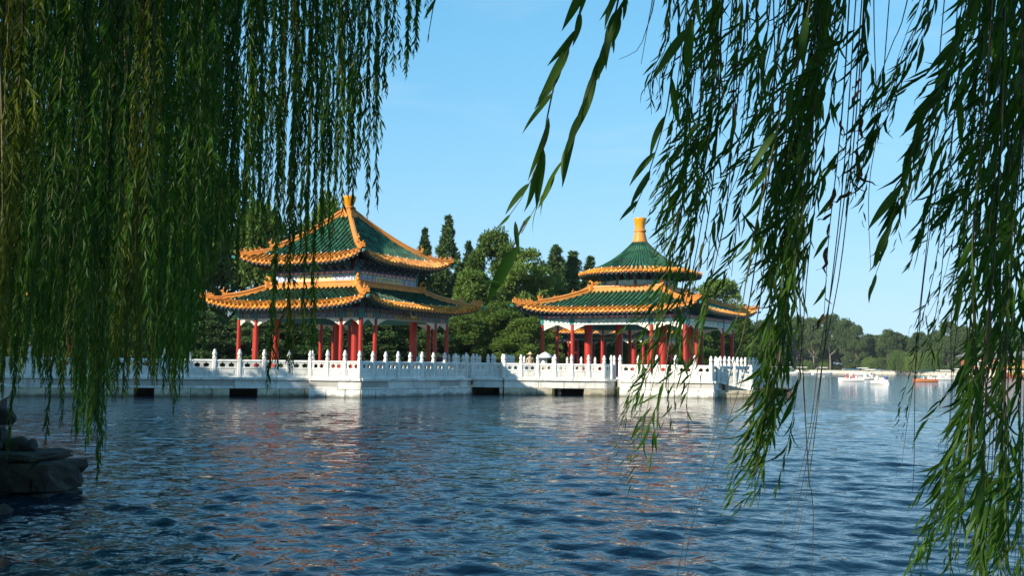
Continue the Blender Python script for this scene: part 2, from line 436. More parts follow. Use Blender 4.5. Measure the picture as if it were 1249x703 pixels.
def water_material():
    m, nt, out = new_mat('lake_water')
    N, L = nt.nodes.new, nt.links.new
    b = N('ShaderNodeBsdfPrincipled')
    b.inputs['Base Color'].default_value = (0.0012, 0.018, 0.036, 1)
    b.inputs['Roughness'].default_value = 0.045
    b.inputs['IOR'].default_value = 1.333
    b.inputs['Specular IOR Level'].default_value = 0.40
    geo = N('ShaderNodeNewGeometry')
    mp = N('ShaderNodeMapping'); mp.inputs['Scale'].default_value = (0.75, 1.0, 1.0); mp.inputs['Rotation'].default_value = (0, 0, 0.35)
    L(geo.outputs['Position'], mp.inputs['Vector'])
    n1 = N('ShaderNodeTexNoise'); n1.inputs['Scale'].default_value = 2.6; n1.inputs['Detail'].default_value = 3; n1.inputs['Roughness'].default_value = 0.5
    L(mp.outputs['Vector'], n1.inputs['Vector'])
    n2 = N('ShaderNodeTexNoise'); n2.inputs['Scale'].default_value = 7.0; n2.inputs['Detail'].default_value = 3
    L(mp.outputs['Vector'], n2.inputs['Vector'])
    ad = N('ShaderNodeMath'); ad.operation = 'MULTIPLY_ADD'; ad.inputs[1].default_value = 0.06
    L(n2.outputs['Fac'], ad.inputs[0]); L(n1.outputs['Fac'], ad.inputs[2])
    bp = N('ShaderNodeBump'); bp.inputs['Strength'].default_value = 0.5; bp.inputs['Distance'].default_value = 0.12
    L(ad.outputs[0], bp.inputs['Height']); L(bp.outputs['Normal'], b.inputs['Normal'])
    L(b.outputs['BSDF'], out.inputs['Surface'])
    return m
M['water'] = water_material()
# ================================================================== SETTING
def build_water():
    ys = [-40.0, -10.0]
    y = 2.0
    while y < 700: ys.append(y); y *= 1.0052
    ys += [900, 1500, 3000]
    ys = np.array(ys)
    t = np.concatenate([[-9, -4, -2, -1.2], np.linspace(-0.72, 0.72, 331), [1.2, 2, 4, 9]])
    w = np.where(ys < 2, 10.0, ys + 3.0)
    X = t[None, :] * w[:, None]
    Y = np.repeat(ys[:, None], len(t), 1)
    Z = np.zeros_like(X)
    cell = np.maximum(np.gradient(ys), 0.02)[:, None]
    g = np.random.default_rng(3)
    for i in range(64):
        lam = 0.18 * (1.3 / 0.18) ** g.random()
        ang = R(78) + g.normal() * 0.55
        k = 2 * math.pi / lam
        slope = 0.045 * (1.0 if lam < 0.65 else 0.6)
        amp = slope / k
        ph = g.random() * 6.283
        fade = np.clip((lam / cell - 3.0) / 3.0, 0, 1)
        s = np.sin(k * (X * math.cos(ang) + Y * math.sin(ang)) + ph + 0.7 * np.sin(X * 0.11 + i) + 0.5 * np.sin(Y * 0.07 + 2 * i))
        group = 0.72 + 0.38 * np.sin(X * 0.23 + Y * 0.11 + i * 1.7)
        Z += amp * fade * group * (s + 0.22 * np.cos(2 * (k * (X * math.cos(ang) + Y * math.sin(ang)) + ph)))
    Z[np.abs(X) > 400] = 0
    n, m = X.shape
    V = np.stack([X, Y, Z], -1).reshape(-1, 3)
    a = (np.arange(n - 1)[:, None] * m + np.arange(m - 1)[None, :]).ravel()
    Q = np.stack([a, a + 1, a + m + 1, a + m], 1)
    o = obj('lake_water', np_mesh('lake_water', V, Q, M['water'], True))
    tag(o, kind='structure')
build_water()

def slab(name, poly, z0, z1, mat, parent=None):
    mb = MB()
    mb.face([(p[0], p[1], z1) for p in poly])
    n = len(poly)
    for i in range(n):
        a, b = poly[i], poly[(i + 1) % n]
        mb.face([(a[0], a[1], z0), (b[0], b[1], z0), (b[0], b[1], z1), (a[0], a[1], z1)])
    return obj(name, mb.mesh(name, mat), parent)

# land behind the pavilions, running on to the far shore and the horizon
land = [(-600, 86), (-70, 86), (-30, 88), (20, 88), (23.5, 110), (36, 170), (60, 290), (94, 425), (118, 440), (140, 395), (156, 338),
        (190, 318), (260, 305), (700, 290), (1500, 280), (3000, 2500), (-3000, 2500), (-3000, 86)]
tag(slab('ground', land, -1.5, 0.75, M['grass']), kind='structure')
# pale stone embankment along the far shore
mb = MB()
emb = [(20, 88), (23.5, 110), (36, 170), (60, 290), (94, 425), (118, 440), (140, 395), (156, 338), (190, 318), (260, 305), (420, 298)]
for i in range(len(emb) - 1):
    a, b = Vector((*emb[i], 0)), Vector((*emb[i + 1], 0))
    d = (b - a); L_ = d.length; d.normalize(); nrm = Vector((d.y, -d.x, 0))
    mid = (a + b) / 2 + nrm * 0.2
    Mx = Matrix.Translation((mid.x, mid.y, 0.05)) @ Matrix(((d.x, nrm.x, 0, 0), (d.y, nrm.y, 0, 0), (0, 0, 1, 0), (0, 0, 0, 1)))
    mb.box((0, 0, 0), (L_ + 0.3, 1.2, 1.9), 0, Mx)
    mb.box((0, -0.05, 1.02), (L_ + 0.3, 1.7, 0.16), 0, Mx)
tag(obj('embankment', mb.mesh('embankment', M['embank'])), kind='structure')
# near bank the camera stands on
tag(slab('bank', [(-60, -40), (60, -40), (60, -1.0), (14, 0.2), (5, 1.4), (-3, 1.2), (-7.0, 2.5), (-8.2, 6), (-8.9, 11), (-9.6, 16), (-13.8, 26), (-20, 36), (-27.5, 47), (-60, 48)], -1.5, 0.42, M['grass']), kind='structure')

# ------------------------------------------------------------------ stone terraces
def block_mesh(name, mat):
    mb = MB(); mb.chamfer((1, 1, 1), 0.022); return mb.mesh(name, mat)
ME_BLOCK = block_mesh('stone_block', M['stone'])
ME_PALE = block_mesh('pale_stone_block', M['pale_stone'])

def seg_frame(a, b):
    a = Vector((a[0], a[1], 0)); b = Vector((b[0], b[1], 0))
    d = b - a; L_ = d.length; d.normalize()
    return a, d, Vector((d.y, -d.x, 0)), L_          # nrm points to the water (right of travel left->right is -y)

def course(parent, a, b, z0, z1, proud, lo, hi, me, skip=()):
    a, d, n, L_ = seg_frame(a, b)
    s = 0.0
    ang = math.atan2(d.y, d.x)
    while s < L_ - 0.05:
        w = min(rnd.uniform(lo, hi), L_ - s)
        if L_ - s - w < 0.35: w = L_ - s
        mid = s + w / 2
        if not any(k0 - 0.02 < mid < k1 + 0.02 for k0, k1 in skip):
            j = rnd.uniform(-0.012, 0.012)
            p = a + d * mid + n * (proud - 0.3 + j)
            obj('stone_block', me, parent, (p.x, p.y, (z0 + z1) / 2), ang, (w - 0.03, 0.6, z1 - z0 - 0.02))
        s += w
        for k0, k1 in skip:
            if s < k0 < s + 0.3: s = k0
            if k0 <= s < k1: s = k1

def terrace(name, label, front, deck, culverts={}, pale=False):
    t = empty(name, (0, 0, 0), 0, label, 'terrace')
    me = ME_PALE if pale else ME_BLOCK
    for i in range(len(front) - 1):
        sk = culverts.get(i, ())
        course(t, front[i], front[i + 1], -0.6, 0.46, 0.05, 0.9, 1.5, me, sk)
        course(t, front[i], front[i + 1], 0.46, 0.94, 0.0, 1.6, 2.6, ME_PALE, ())
        course(t, front[i], front[i + 1], 0.94, 1.10, 0.12, 1.8, 2.8, ME_PALE)
        a, d, n, L_ = seg_frame(front[i], front[i + 1])
        for k0, k1 in sk:                                  # dark culvert mouth
            p = a + d * ((k0 + k1) / 2)
            mb = MB()
            w = k1 - k0
            Mx = Matrix.Translation(p) @ Matrix(((d.x, -n.x, 0, 0), (d.y, -n.y, 0, 0), (0, 0, 1, 0), (0, 0, 0, 1)))
            mb.box((-w / 2 - 0.1, 1.9, 0.0), (0.2, 3.0, 0.9), 0, Mx)
            mb.box((w / 2 + 0.1, 1.9, 0.0), (0.2, 3.0, 0.9), 0, Mx)
            mb.box((0, 3.5, 0.0), (w + 0.4, 0.2, 0.9), 0, Mx)
            obj('culvert', mb.mesh('culvert', M['dark_void']), t)
    slab('deck', deck, 0.60, 1.05, M['paving'], t)
    return t

DECK = 1.05
A0, A1, A2 = (-46.0, 49.5), (-27.0, 53.4), (-11.35, 57.75)
B0, B1, B2 = (-11.45, 57.25), (-8.44, 56.92), (-2.75, 64.4)
terrace('stone_walkway_terrace', 'long white stone walkway terrace with dark culvert behind the hanging willow curtain',
        [A0, A1, A2], [A0, A1, A2, (-11.3, 60), (-14, 80), (-46, 80)], {1: ((11.45, 13.2), (6.4, 7.7))})
terrace('stone_pavilion_terrace', 'pointed white stone terrace jutting into the lake under the square roofed pavilion',
        [B0, B1, B2, (-2.6, 66.2)], [B0, B1, B2, (-2.6, 66.2), (-2.6, 80), (-13.9, 80), (-11.3, 60)], {}, True)
terrace('stone_bridge', 'short shaded stone bridge with dark water gap joining the two pavilion terraces',
        [(-2.5, 66.15), (-0.5, 66.05)], [(-2.55, 66.3), (-0.55, 66.2), (-0.3, 80), (-2.5, 80)], {0: ((0.0, 1.75),)})
C = [(-0.45, 65.85), (6.2, 66.0), (6.75, 66.35), (7.0, 66.9)]
D = [(7.02, 65.2), (12.7, 63.2), (13.2, 64.2), (19.6, 76.6), (19.6, 84)]
terrace('stone_terrace', 'water stained stone terrace below the round roofed pavilion, reaching back to the bridge',
        C, C + [(7.0, 84), (-0.28, 84)], {0: ((3.75, 5.25),)})
terrace('bright_stone_terrace', 'bright white sunlit stone terrace projecting in front of the round roofed pavilion',
        D, D + [(7.05, 84)], {}, True)

# low landing and steps at the end of the bright terrace
ld = empty('stone_landing', (0, 0, 0), 0, 'low stone landing with steps beside the bright terrace end', 'landing')
for i, (p, q) in enumerate([((13.1, 63.95), (15.4, 64.2)), ((15.4, 64.2), (16.2, 66.8))]):
    course(ld, p, q, -0.6, 0.28, 0.05, 0.8, 1.3, ME_BLOCK)
    course(ld, p, q, 0.28, 0.52, 0.1, 1.0, 1.6, ME_BLOCK)
slab('deck', [(13.1, 64.0), (15.35, 64.25), (16.1, 66.8), (15.2, 68.5)], 0.1, 0.5, M['paving'], ld)
for k in range(3):
    mb = MB(); mb.chamfer((0.45, 1.5, 0.18 * (k + 1)), 0.015)
    obj('step', mb.mesh('step', M['pale_stone']), ld, (15.0 - 0.45 * k - 0.2, 65.6 + 0.0, 0.5 + 0.09 * (k + 1)), R(8))
# dark timber landing stage behind it
jt = empty('wooden_jetty', (17.5, 67.4, 0), R(10), 'dark timber landing stage floating off the bright terrace end', 'jetty')
for k in range(7):
    mb = MB(); mb.chamfer((0.22, 2.4, 0.07), 0.01)
    obj('plank', mb.mesh('plank', M['wood']), jt, (-0.75 + 0.25 * k, 0, 0.62))
for sx in (-0.7, 0.7):
    mb = MB(); mb.chamfer((0.2, 2.3, 0.5), 0.02); obj('beam', mb.mesh('beam', M['wood']), jt, (sx, 0, 0.31))
for sx in (-0.75, 0.75):
    for sy in (-1.0, 1.0):
        mb = MB(); mb.lathe([(0.08, -1.0), (0.08, 0.57)], 8); obj('pile', mb.mesh('pile', M['wood']), jt, (sx * 0.72, sy, 0))

# ------------------------------------------------------------------ balustrades
def trefoil(cx, z0, w, h):
    pts = []
    n = 14
    for k in range(n + 1):
        a = math.pi * (1 - k / n)
        r = 1.0 + 0.16 * math.cos(6 * (a - math.pi / 2))
        pts.append((cx + w / 2 * r * math.cos(a) / 1.08, z0 + h * 0.30 + h * 0.7 * r * math.sin(a) / 1.12))
    pts += [(cx + w * 0.36, z0), (cx - w * 0.36, z0)]
    return pts
def panel_mesh(w):
    mb = MB()
    hw = w / 2
    holes = [trefoil(-w * 0.21, 0.60, w * 0.31, 0.25), trefoil(w * 0.21, 0.60, w * 0.31, 0.25)]
    mb.prism([(-hw, 0.0), (hw, 0.0), (hw, 0.87), (-hw, 0.87)], holes, 0.10)
    # rounded handrail, sunk field frame
    mb.lathe([(0.085, -hw), (0.085, hw)], 10, 0, True, Matrix.Translation((0, 0, 0.93)) @ Matrix.Rotation(math.pi / 2, 4, 'Y'))
    for s in (-1, 1):
        mb.box((0, s * 0.062, 0.54), (w, 0.028, 0.05))
        mb.box((0, s * 0.062, 0.06), (w, 0.028, 0.12))
        for e in (-1, 1): mb.box((e * (hw - 0.035), s * 0.0615, 0.315), (0.07, 0.026, 0.39))
        mb.box((0, s * 0.058, 0.315), (w - 0.34, 0.022, 0.22))
    return mb.mesh('balustrade_panel', M['marble'])
ME_PANEL = panel_mesh(1.0)
mb = MB(); mb.chamfer((0.21, 0.21, 1.08), 0.025); mb.box((0, -0.1075, 0.02), (0.12, 0.012, 0.72)); mb.box((0, 0.1075, 0.02), (0.12, 0.012, 0.72))
ME_POST = mb.mesh('balustrade_post', M['marble'])
mb = MB(); mb.lathe([(0.115, 0), (0.125, 0.03), (0.125, 0.07), (0.085, 0.10), (0.075, 0.13), (0.11, 0.17), (0.128, 0.23), (0.122, 0.30), (0.10, 0.36), (0.075, 0.385), (0.085, 0.42), (0.07, 0.47), (0.025, 0.52)], 10)
ME_FINIAL = mb.mesh('post_finial', M['marble'])

def balustrade(label, pts, spacing=1.25, zs=None, inset=0.16):
    t = empty('stone_balustrade', (0, 0, 0), 0, label, 'balustrade')
    zs = zs or [DECK + 0.02] * len(pts)
    posts = []
    for i in range(len(pts) - 1):
        a, d, n, L_ = seg_frame(pts[i], pts[i + 1])
        k = max(1, round(L_ / spacing))
        ang = math.atan2(d.y, d.x)
        dz = zs[i + 1] - zs[i]
        for j in range(k + (1 if i == len(pts) - 2 else 0)):
            p = a + d * (L_ * j / k) - n * inset
            z = zs[i] + dz * j / k
            jj = rnd.uniform(-0.012, 0.012)
            po = obj('post', ME_POST, t, (p.x, p.y, z + 0.55), ang)
            obj('finial', ME_FINIAL, po, (0, 0, 0.54), rnd.uniform(0, 6), (1, 1, 1 + rnd.uniform(-.06, .08)))
        for j in range(k):
            p = a + d * (L_ * (j + 0.5) / k) - n * inset
            z = zs[i] + dz * (j + 0.5) / k
            o = obj('panel', ME_PANEL, t, (p.x, p.y, z - 0.0), ang, (L_ / k - 0.205, 1, 1))
            if abs(dz) > 0.05: o.rotation_euler = (0, -math.atan2(dz, L_), ang)
    return t
balustrade('white marble balustrade along the walkway behind the willow curtain', [A0, A1, A2], 1.35)
balustrade('white marble balustrade on the pointed terrace under the square roofed pavilion', [B0, B1, B2], 1.05)
balustrade('short shaded marble balustrade on the bridge between the terraces', [(-2.5, 66.15), (-0.55, 66.05)], 1.0)
balustrade('white marble balustrade above the stained wall between the bridge and the terrace bend', C, 1.2)
balustrade('sunlit white marble balustrade on the bright terrace in front of the round roofed pavilion', D[:3] + [(19.6, 76.6)], 1.1)
balustrade('marble balustrade sloping down the steps to the low landing', [(13.2, 63.95), (15.35, 64.2)], 1.05, [0.98, 0.5])
balustrade('marble balustrade on the far side of the bridge', [(-2.4, 69.6), (-0.2, 69.5), (0.3, 72)], 1.0)
balustrade('distant marble balustrade along the back of the terraces', [(-2.4, 79.2), (7.0, 83.0)], 1.3)
balustrade('distant marble balustrade turned edge on behind the square roofed pavilion', [(-4.6, 70.6), (-2.9, 78.8)], 1.3)

# ================================================================== PAVILIONS
def hash2(i, j):
    return (math.sin(i * 127.1 + j * 311.7) * 43758.5453) % 1.0

def paint_colour(u, L_, v, style):
    cream, white, mint = (0.66, 0.62, 0.50), (0.72, 0.72, 0.68), (0.40, 0.60, 0.50)
    teal, blue, pink, gold, navy = (0.05, 0.28, 0.26), (0.07, 0.17, 0.42), (0.62, 0.22, 0.20), (0.66, 0.47, 0.12), (0.03, 0.06, 0.22)
    m = abs(u - L_ / 2); e = L_ / 2 - m
    if style == 'strip':                                   # narrow upper strip of dashes
        if v < 0.12 or v > 0.9: return white
        k = int(u / 0.42); q = (u / 0.42) % 1
        if abs(q - .5) < 0.33: return pink if k % 3 else (0.55, 0.10, 0.10)
        return cream if k % 2 else mint
    if v < 0.09 or v > 0.91: return white if v < .5 else teal
    if e < 0.10: return teal
    if e < 0.16: return white
    if e < 0.32: return mint if style == 'light' else blue
    if e < 0.37: return white
    cw = 0.24 * L_
    if m < cw:                                             # centre cartouche
        edge = cw - m
        if edge < 0.08: return teal
        if edge < 0.13 or v < 0.17 or v > 0.83: return white
        h = hash2(int(u / 0.13), int(v * 5))
        if style == 'light': return (teal if h > 0.86 else (mint if h > 0.62 else (0.62, 0.66, 0.56)))
        return teal if h > 0.8 else (gold if h > 0.35 else (0.62, 0.55, 0.26))
    # roundels between cartouche and end
    per = 0.52
    q = ((m - cw) % per) / per - 0.5
    r = math.hypot(q * per, (v - 0.5) * 0.46)
    if r < 0.045: return cream
    if r < 0.11: return blue if style == 'light' else navy
    if r < 0.15: return white
    if r < 0.19: return teal if style == 'light' else blue
    return (mint if style == 'light' else (0.34, 0.44, 0.55)) if hash2(int(u / .09), int(v * 6)) > 0.25 else white

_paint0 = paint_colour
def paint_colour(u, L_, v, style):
    if style == 'dark': return tuple(c * 0.4 for c in _paint0(u, L_, v, 'blue'))  # lower beams: eave shade multiplied into the blue pattern
    if style == 'eave_shade_strip': return tuple(c * k for c, k in zip(_paint0(u, L_, v, 'strip'), (.22, .34, .38)))  # eave shade multiplied into the strip colours
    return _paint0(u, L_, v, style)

def painted_beam(L_, h, th, style, cell=0.05):
    nu, nv = max(4, int(L_ / cell)), max(4, int(h / cell))
    vs, fs, cols = [], [], []
    def grid(sy):
        base = len(vs)
        for j in range(nv + 1):
            for i in range(nu + 1):
                vs.append((-L_ / 2 + L_ * i / nu, sy * th / 2, h * j / nv))
        for j in range(nv):
            for i in range(nu):
                q = [base + j * (nu + 1) + i, base + j * (nu + 1) + i + 1, base + (j + 1) * (nu + 1) + i + 1, base + (j + 1) * (nu + 1) + i]
                fs.append(q if sy < 0 else q[::-1])
                cols.append(paint_colour(L_ * (i + 0.5) / nu, L_, (j + 0.5) / nv, style))
    grid(-1)
    b = len(vs)
    vs += [(-L_ / 2, -th / 2, 0), (L_ / 2, -th / 2, 0), (L_ / 2, th / 2, 0), (-L_ / 2, th / 2, 0), (-L_ / 2, -th / 2, h), (L_ / 2, -th / 2, h), (L_ / 2, th / 2, h), (-L_ / 2, th / 2, h)]
    for q in ((0, 3, 2, 1), (4, 5, 6, 7), (1, 2, 6, 5), (2, 3, 7, 6), (3, 0, 4, 7)):
        fs.append([b + k for k in q]); cols.append((0.05, 0.20, 0.19))
    me = bpy.data.meshes.new('painted_beam')
    me.from_pydata(vs, [], fs)
    ca = me.color_attributes.new('paint', 'FLOAT_COLOR', 'CORNER')
    arr = np.repeat(np.array([(*c, 1) for c in cols], dtype=np.float32), [len(f) for f in fs], axis=0)
    ca.data.foreach_set('color', arr.ravel())
    me.materials.append(M['paint'])
    me.update()
    return me

def bracket_set_mesh():
    mb = MB()
    # seat block, three tiers of arms stepping outwards (-y), small bearing blocks
    mb.box((0, 0, 0.07), (0.2, 0.2, 0.14), 0)
    for k in range(3):
        z = 0.19 + k * 0.16
        mb.box((0, -0.11 * k, z), (0.34 + 0.1 * k, 0.09, 0.09), 1 if k % 2 == 0 else 0)
        mb.box((0, -0.12 - 0.06 * k, z + 0.002), (0.085, 0.44 + 0.14 * k, 0.085), 0 if k % 2 == 0 else 1)
        for s in (-1, 0, 1):
            mb.box((s * (0.14 + 0.05 * k), -0.11 * k - 0.11 * (s == 0), z + 0.085), (0.1, 0.1, 0.07), 0 if k % 2 else 1)
            mb.box((s * (0.14 + 0.05 * k), -0.11 * k - 0.11 * (s == 0) - 0.052, z + 0.118), (0.1, 0.006, 0.014), 2)
        mb.box((0, -0.345 - 0.13 * k, z), (0.05, 0.006, 0.05), 2)
    return mb.mesh('bracket_set', [M['teal'], M['blue'], M['cream']])
ME_BRACKET = bracket_set_mesh()

def spandrel_mesh(w, h, full):
    """carved bracket under the beam beside a column; full = pair joined into an arch"""
    pts = [(0, 0), (0, -h)]
    n = 5
    for k in range(1, n + 1):
        x0, x1 = w * (k - 1) / n, w * k / n
        y = -h * (1 - (k / n) ** 0.8)
        pts += [(x0 + (x1 - x0) * 0.35, -h * (1 - ((k - 1) / n) ** 0.8) + 0.015), (x0 + (x1 - x0) * 0.75, y - 0.035), (x1, y if k < n else -0.06)]
    pts.append((w, 0))
    if full:
        pts2 = [(w * 2 - x, y) for x, y in reversed(pts[1:-1])]
        pts = [(0, 0)] + pts[1:-1] + pts2 + [(2 * w, 0)]
    mb = MB()
    mb.prism(list(reversed(pts)), [], 0.07)
    return mb.mesh('spandrel', M['cream'])

def roof_square(parent, name, E, I, zE, zT, lift, curve, step=0.35, ridge=(0.26, 0.34), top_ridge=None, orange_len=0.85):
    """curved hip roof on a square plan with real tile ridges, eaves, rafters, hips and beasts"""
    def zf(s, d):
        t = (E - d) / (E - I) if E > I else 0
        t = max(0.0, min(1.0, t))
        return zE + (zT - zE) * (t * (1 - curve) + curve * t * t) + lift * (min(abs(s), E) / E) ** 4 * (1 - t) ** 1.1
    def out(s, d):                                         # slight outward sweep of the eave near the corners
        return d + 0.22 * (min(abs(s), E) / E) ** 5 * (d / E) ** 4
    def P(s, d, dz=0.0):
        return (s, -out(s, d), zf(s, d) + dz)
    # --- sheathing of all four slopes + soffit
    mb = MB()
    nd, ns = 9, 24
    for k in range(4):
        Mk = Matrix.Rotation(k * math.pi / 2, 4, 'Z')
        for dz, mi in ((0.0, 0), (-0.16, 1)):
            vs, fs = [], []
            for i in range(nd + 1):
                d = E + (I - E) * i / nd
                for j in range(ns + 1):
                    vs.append(P(-d + 2 * d * j / ns, d, dz))
            for i in range(nd):
                for j in range(ns):
                    a = i * (ns + 1) + j
                    fs.append((a, a + 1, a + ns + 2, a + ns + 1))
            ii = len(fs)
            mb.add(vs, fs, mi, True, Mk)
            if mi == 0:                                    # the lowest courses of the slope are amber
                for q in range(ns * 1): mb.m[len(mb.m) - ii + q] = 2
        for j in range(ns):                                # eave board closing the edge
            s0, s1 = -E + 2 * E * j / ns, -E + 2 * E * (j + 1) / ns
            mb.add([P(s0, E, -0.16), P(s1, E, -0.16), P(s1, E), P(s0, E)], [(0, 1, 2, 3)], 1, False, Mk)
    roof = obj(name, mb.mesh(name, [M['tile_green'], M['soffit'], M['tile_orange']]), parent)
    # --- tile rows
    green, amber, caps, raft = MB(), MB(), MB(), MB()
    n = int(2 * E / step); n -= (n + 1) % 2
    tl, rad = 0.31, 0.09
    for k in range(4):
        Mk = Matrix.Rotation(k * math.pi / 2, 4, 'Z')
        for j in range(n):
            s = (j - (n - 1) / 2) * step
            dtop = max(I, abs(s) + 0.06)
            if E - dtop < 0.1: continue
            d, q = E + 0.05, 0
            while d > dtop + 0.02:
                d2 = max(dtop, d - tl)
                bld = amber if (E - d) < orange_len - 0.1 else green
                vs = []
                for dd, r in ((d, rad), (d2, rad * 0.84)):
                    for a in (-90, -45, 0, 45, 90):
                        x = s + r * math.sin(R(a))
                        vs.append((x, -out(s, dd), zf(s, dd) + 0.02 + r * math.cos(R(a)) * 1.6))
                bld.add(vs, [(0, 1, 6, 5), (1, 2, 7, 6), (2, 3, 8, 7), (3, 4, 9, 8), (4, 3, 2, 1, 0)], 0, False, Mk)
                if q == 0:                                  # round tile end and drip tile
                    zc = zf(s, d) + 0.03
                    y = -out(s, d) - 0.004
                    ring = [(s + 0.093 * math.cos(R(a)), y, zc + 0.093 * math.sin(R(a))) for a in range(0, 360, 45)]
                    amber.add(ring, [tuple(range(8))], 0, False, Mk)
                    zs2 = zf(s + step / 2, d) - 0.005
                    amber.add([(s + 0.07, y + 0.02, zs2 + 0.03), (s + step - 0.07, y + 0.02, zs2 + 0.03), (s + step - 0.09, y + 0.015, zs2 - 0.08), (s + step / 2, y + 0.01, zs2 - 0.14), (s + 0.09, y + 0.015, zs2 - 0.08)],
                              [(0, 1, 2, 3, 4)], 0, False, Mk)
                d = d2; q += 1
            if j % 3 == 1 and E - orange_len > dtop + 0.2:  # nail caps, coloured pale for sky glint, where amber meets green
                dd = E - orange_len + 0.02
                caps.lathe([(0.05, 0), (0.06, 0.05), (0.03, 0.11)], 6, 0, True, Mk @ Matrix.Translation((s, -out(s, dd), zf(s, dd) + 0.08)))
            # rafters, two tiers
            if abs(s) < E - 0.25:
                for (d0, d1, dz, w) in ((E - 0.04, max(abs(s) + 0.1, E - 1.0), -0.215, 0.10), (E - 0.62, max(abs(s) + 0.1, I), -0.31, 0.10)):
                    if d0 - d1 < 0.15: continue
                    vs = []
                    for dd in (d0, d1):
                        for (ax, az) in ((-w / 2, -w / 2), (w / 2, -w / 2), (w / 2, w / 2), (-w / 2, w / 2)):
                            vs.append((s + ax, -out(s, dd) , zf(s, dd) + dz + az))
                    raft.add(vs, [(0, 1, 2, 3), (0, 4, 5, 1), (1, 5, 6, 2), (2, 6, 7, 3), (3, 7, 4, 0)], 0, False, Mk)
    tag(obj('green_tiles', green.mesh('green_tiles', M['tile_green']), roof), kind='stuff')
    tag(obj('eave_tiles', amber.mesh('eave_tiles', M['tile_orange']), roof), kind='stuff')
    tag(obj('nail_caps', caps.mesh('nail_caps', M['nail_cap']), roof), kind='stuff')
    tag(obj('rafters', raft.mesh('rafters', M['rafter']), roof), kind='stuff')
    # --- hips
    rw, rh = ridge
    dv = I + (E - I) * 0.70                                # where the big beast sits
    def hip_prof(w, h):
        return [(-w / 2, -0.05), (-w / 2, h * 0.22), (-w * 0.36, h * 0.27), (-w * 0.36, h * 0.62), (-w * 0.5, h * 0.68), (-w * 0.42, h * 0.9), (0, h),
                (w * 0.42, h * 0.9), (w * 0.5, h * 0.68), (w * 0.36, h * 0.62), (w * 0.36, h * 0.27), (w / 2, h * 0.22), (w / 2, -0.05)]
    def hip_mesh():
        mb = MB()
        for (d0, d1, w, h) in ((I * 1.0, dv, rw, rh), (dv - 0.02, E + 0.02, rw * 0.86, rh * 0.62)):
            N_ = 12
            pr = hip_prof(w, h); L_ = len(pr)
            vs, fs = [], []
            for i in range(N_ + 1):
                d = d0 + (d1 - d0) * i / N_
                o_ = out(d, d)
                up = 0.10 * max(0, (d - (E - 0.5)) / 0.5) ** 2
                c = Vector((o_, -o_, zf(d, d) + 0.06 + up))
                side = Vector((1, 1, 0)).normalized()
                for (x, z) in pr: vs.append(c + side * x + Vector((0, 0, z)))
            for i in range(N_):
                for q in range(L_ - 1):
                    a = i * L_ + q
                    fs.append((a, a + 1, a + L_ + 1, a + L_))
            fs.append(tuple(range(L_))); fs.append(tuple(reversed(range(N_ * L_, (N_ + 1) * L_))))
            mb.add(vs, fs)
        # corner beast head under the tip
        o_ = out(E, E)
        Mt = Matrix.Translation((o_ + 0.02, -o_ - 0.02, zf(E, E) - 0.12)) @ Matrix.Rotation(-math.pi / 4, 4, 'Z')
        mb.add([(0, -.09, -.1), (0, .09, -.1), (0, .09, .1), (0, -.09, .1), (.24, -.05, -.02), (.24, .05, -.02), (.2, .06, .12), (.2, -.06, .12)],
               [(4, 5, 6, 7), (0, 1, 5, 4), (1, 2, 6, 5), (2, 3, 7, 6), (3, 0, 4, 7)], 1, False, Mt)
        return mb.mesh('hip_ridge', [M['ridge_orange'], M['teal']])
    me_hip = hip_mesh()
    # beasts: crouching body, chest, head with snout, tail
    def beast(sc, horn):
        mb = MB()
        mb.add([(-.12, -.07, 0), (.12, -.07, 0), (.12, .07, 0), (-.12, .07, 0), (-.12, -.05, .14), (.10, -.05, .24), (.10, .05, .24), (-.12, .05, .14)],
               [(0, 1, 5, 4), (1, 2, 6, 5), (2, 3, 7, 6), (3, 0, 4, 7), (4, 5, 6, 7)])
        mb.add([(.02, -.055, .2), (.14, -.055, .2), (.14, .055, .2), (.02, .055, .2), (.03, -.05, .36), (.15, -.045, .34), (.15, .045, .34), (.03, .05, .36), (.22, -.03, .25), (.22, .03, .25)],
               [(0, 1, 5, 4), (2, 3, 7, 6), (3, 0, 4, 7), (4, 5, 6, 7), (1, 8, 5), (2, 6, 9), (5, 8, 9, 6), (1, 2, 9, 8)])
        mb.tube([(-.1, 0, .08), (-.17, 0, .16), (-.2, 0, .30 if horn else .24), (-.21, 0, .36 if horn else .27)], [.05, .045, .035, .01], 5)
        if horn:
            mb.tube([(.05, 0, .34), (0, 0, .46), (.05, 0, .54)], [.04, .03, .01], 5)
        me = mb.mesh('ridge_beast', M['ridge_orange'])
        for v in me.vertices: v.co *= sc
        return me
    me_big, me_small = beast(1.05, True), beast(0.62, False)
    for k in range(4):
        h = obj('hip_ridge', me_hip, roof, rz=k * math.pi / 2)
        Mk = Matrix.Rotation(k * math.pi / 2, 4, 'Z')
        spots = [(dv + 0.0, me_big, rh * 0.7)] + [(dv + 0.45 + (E - dv - 0.55) * q / 4, me_small, rh * 0.58) for q in range(5)]
        for d, me, dz in spots:
            o_ = out(d, d)
            up = 0.10 * max(0, (d - (E - 0.5)) / 0.5) ** 2
            obj('ridge_beast', me, roof, matrix=Mk @ Matrix.Translation((o_, -o_, zf(d, d) + 0.05 + up + dz)) @ Matrix.Rotation(-math.pi / 4, 4, 'Z'))
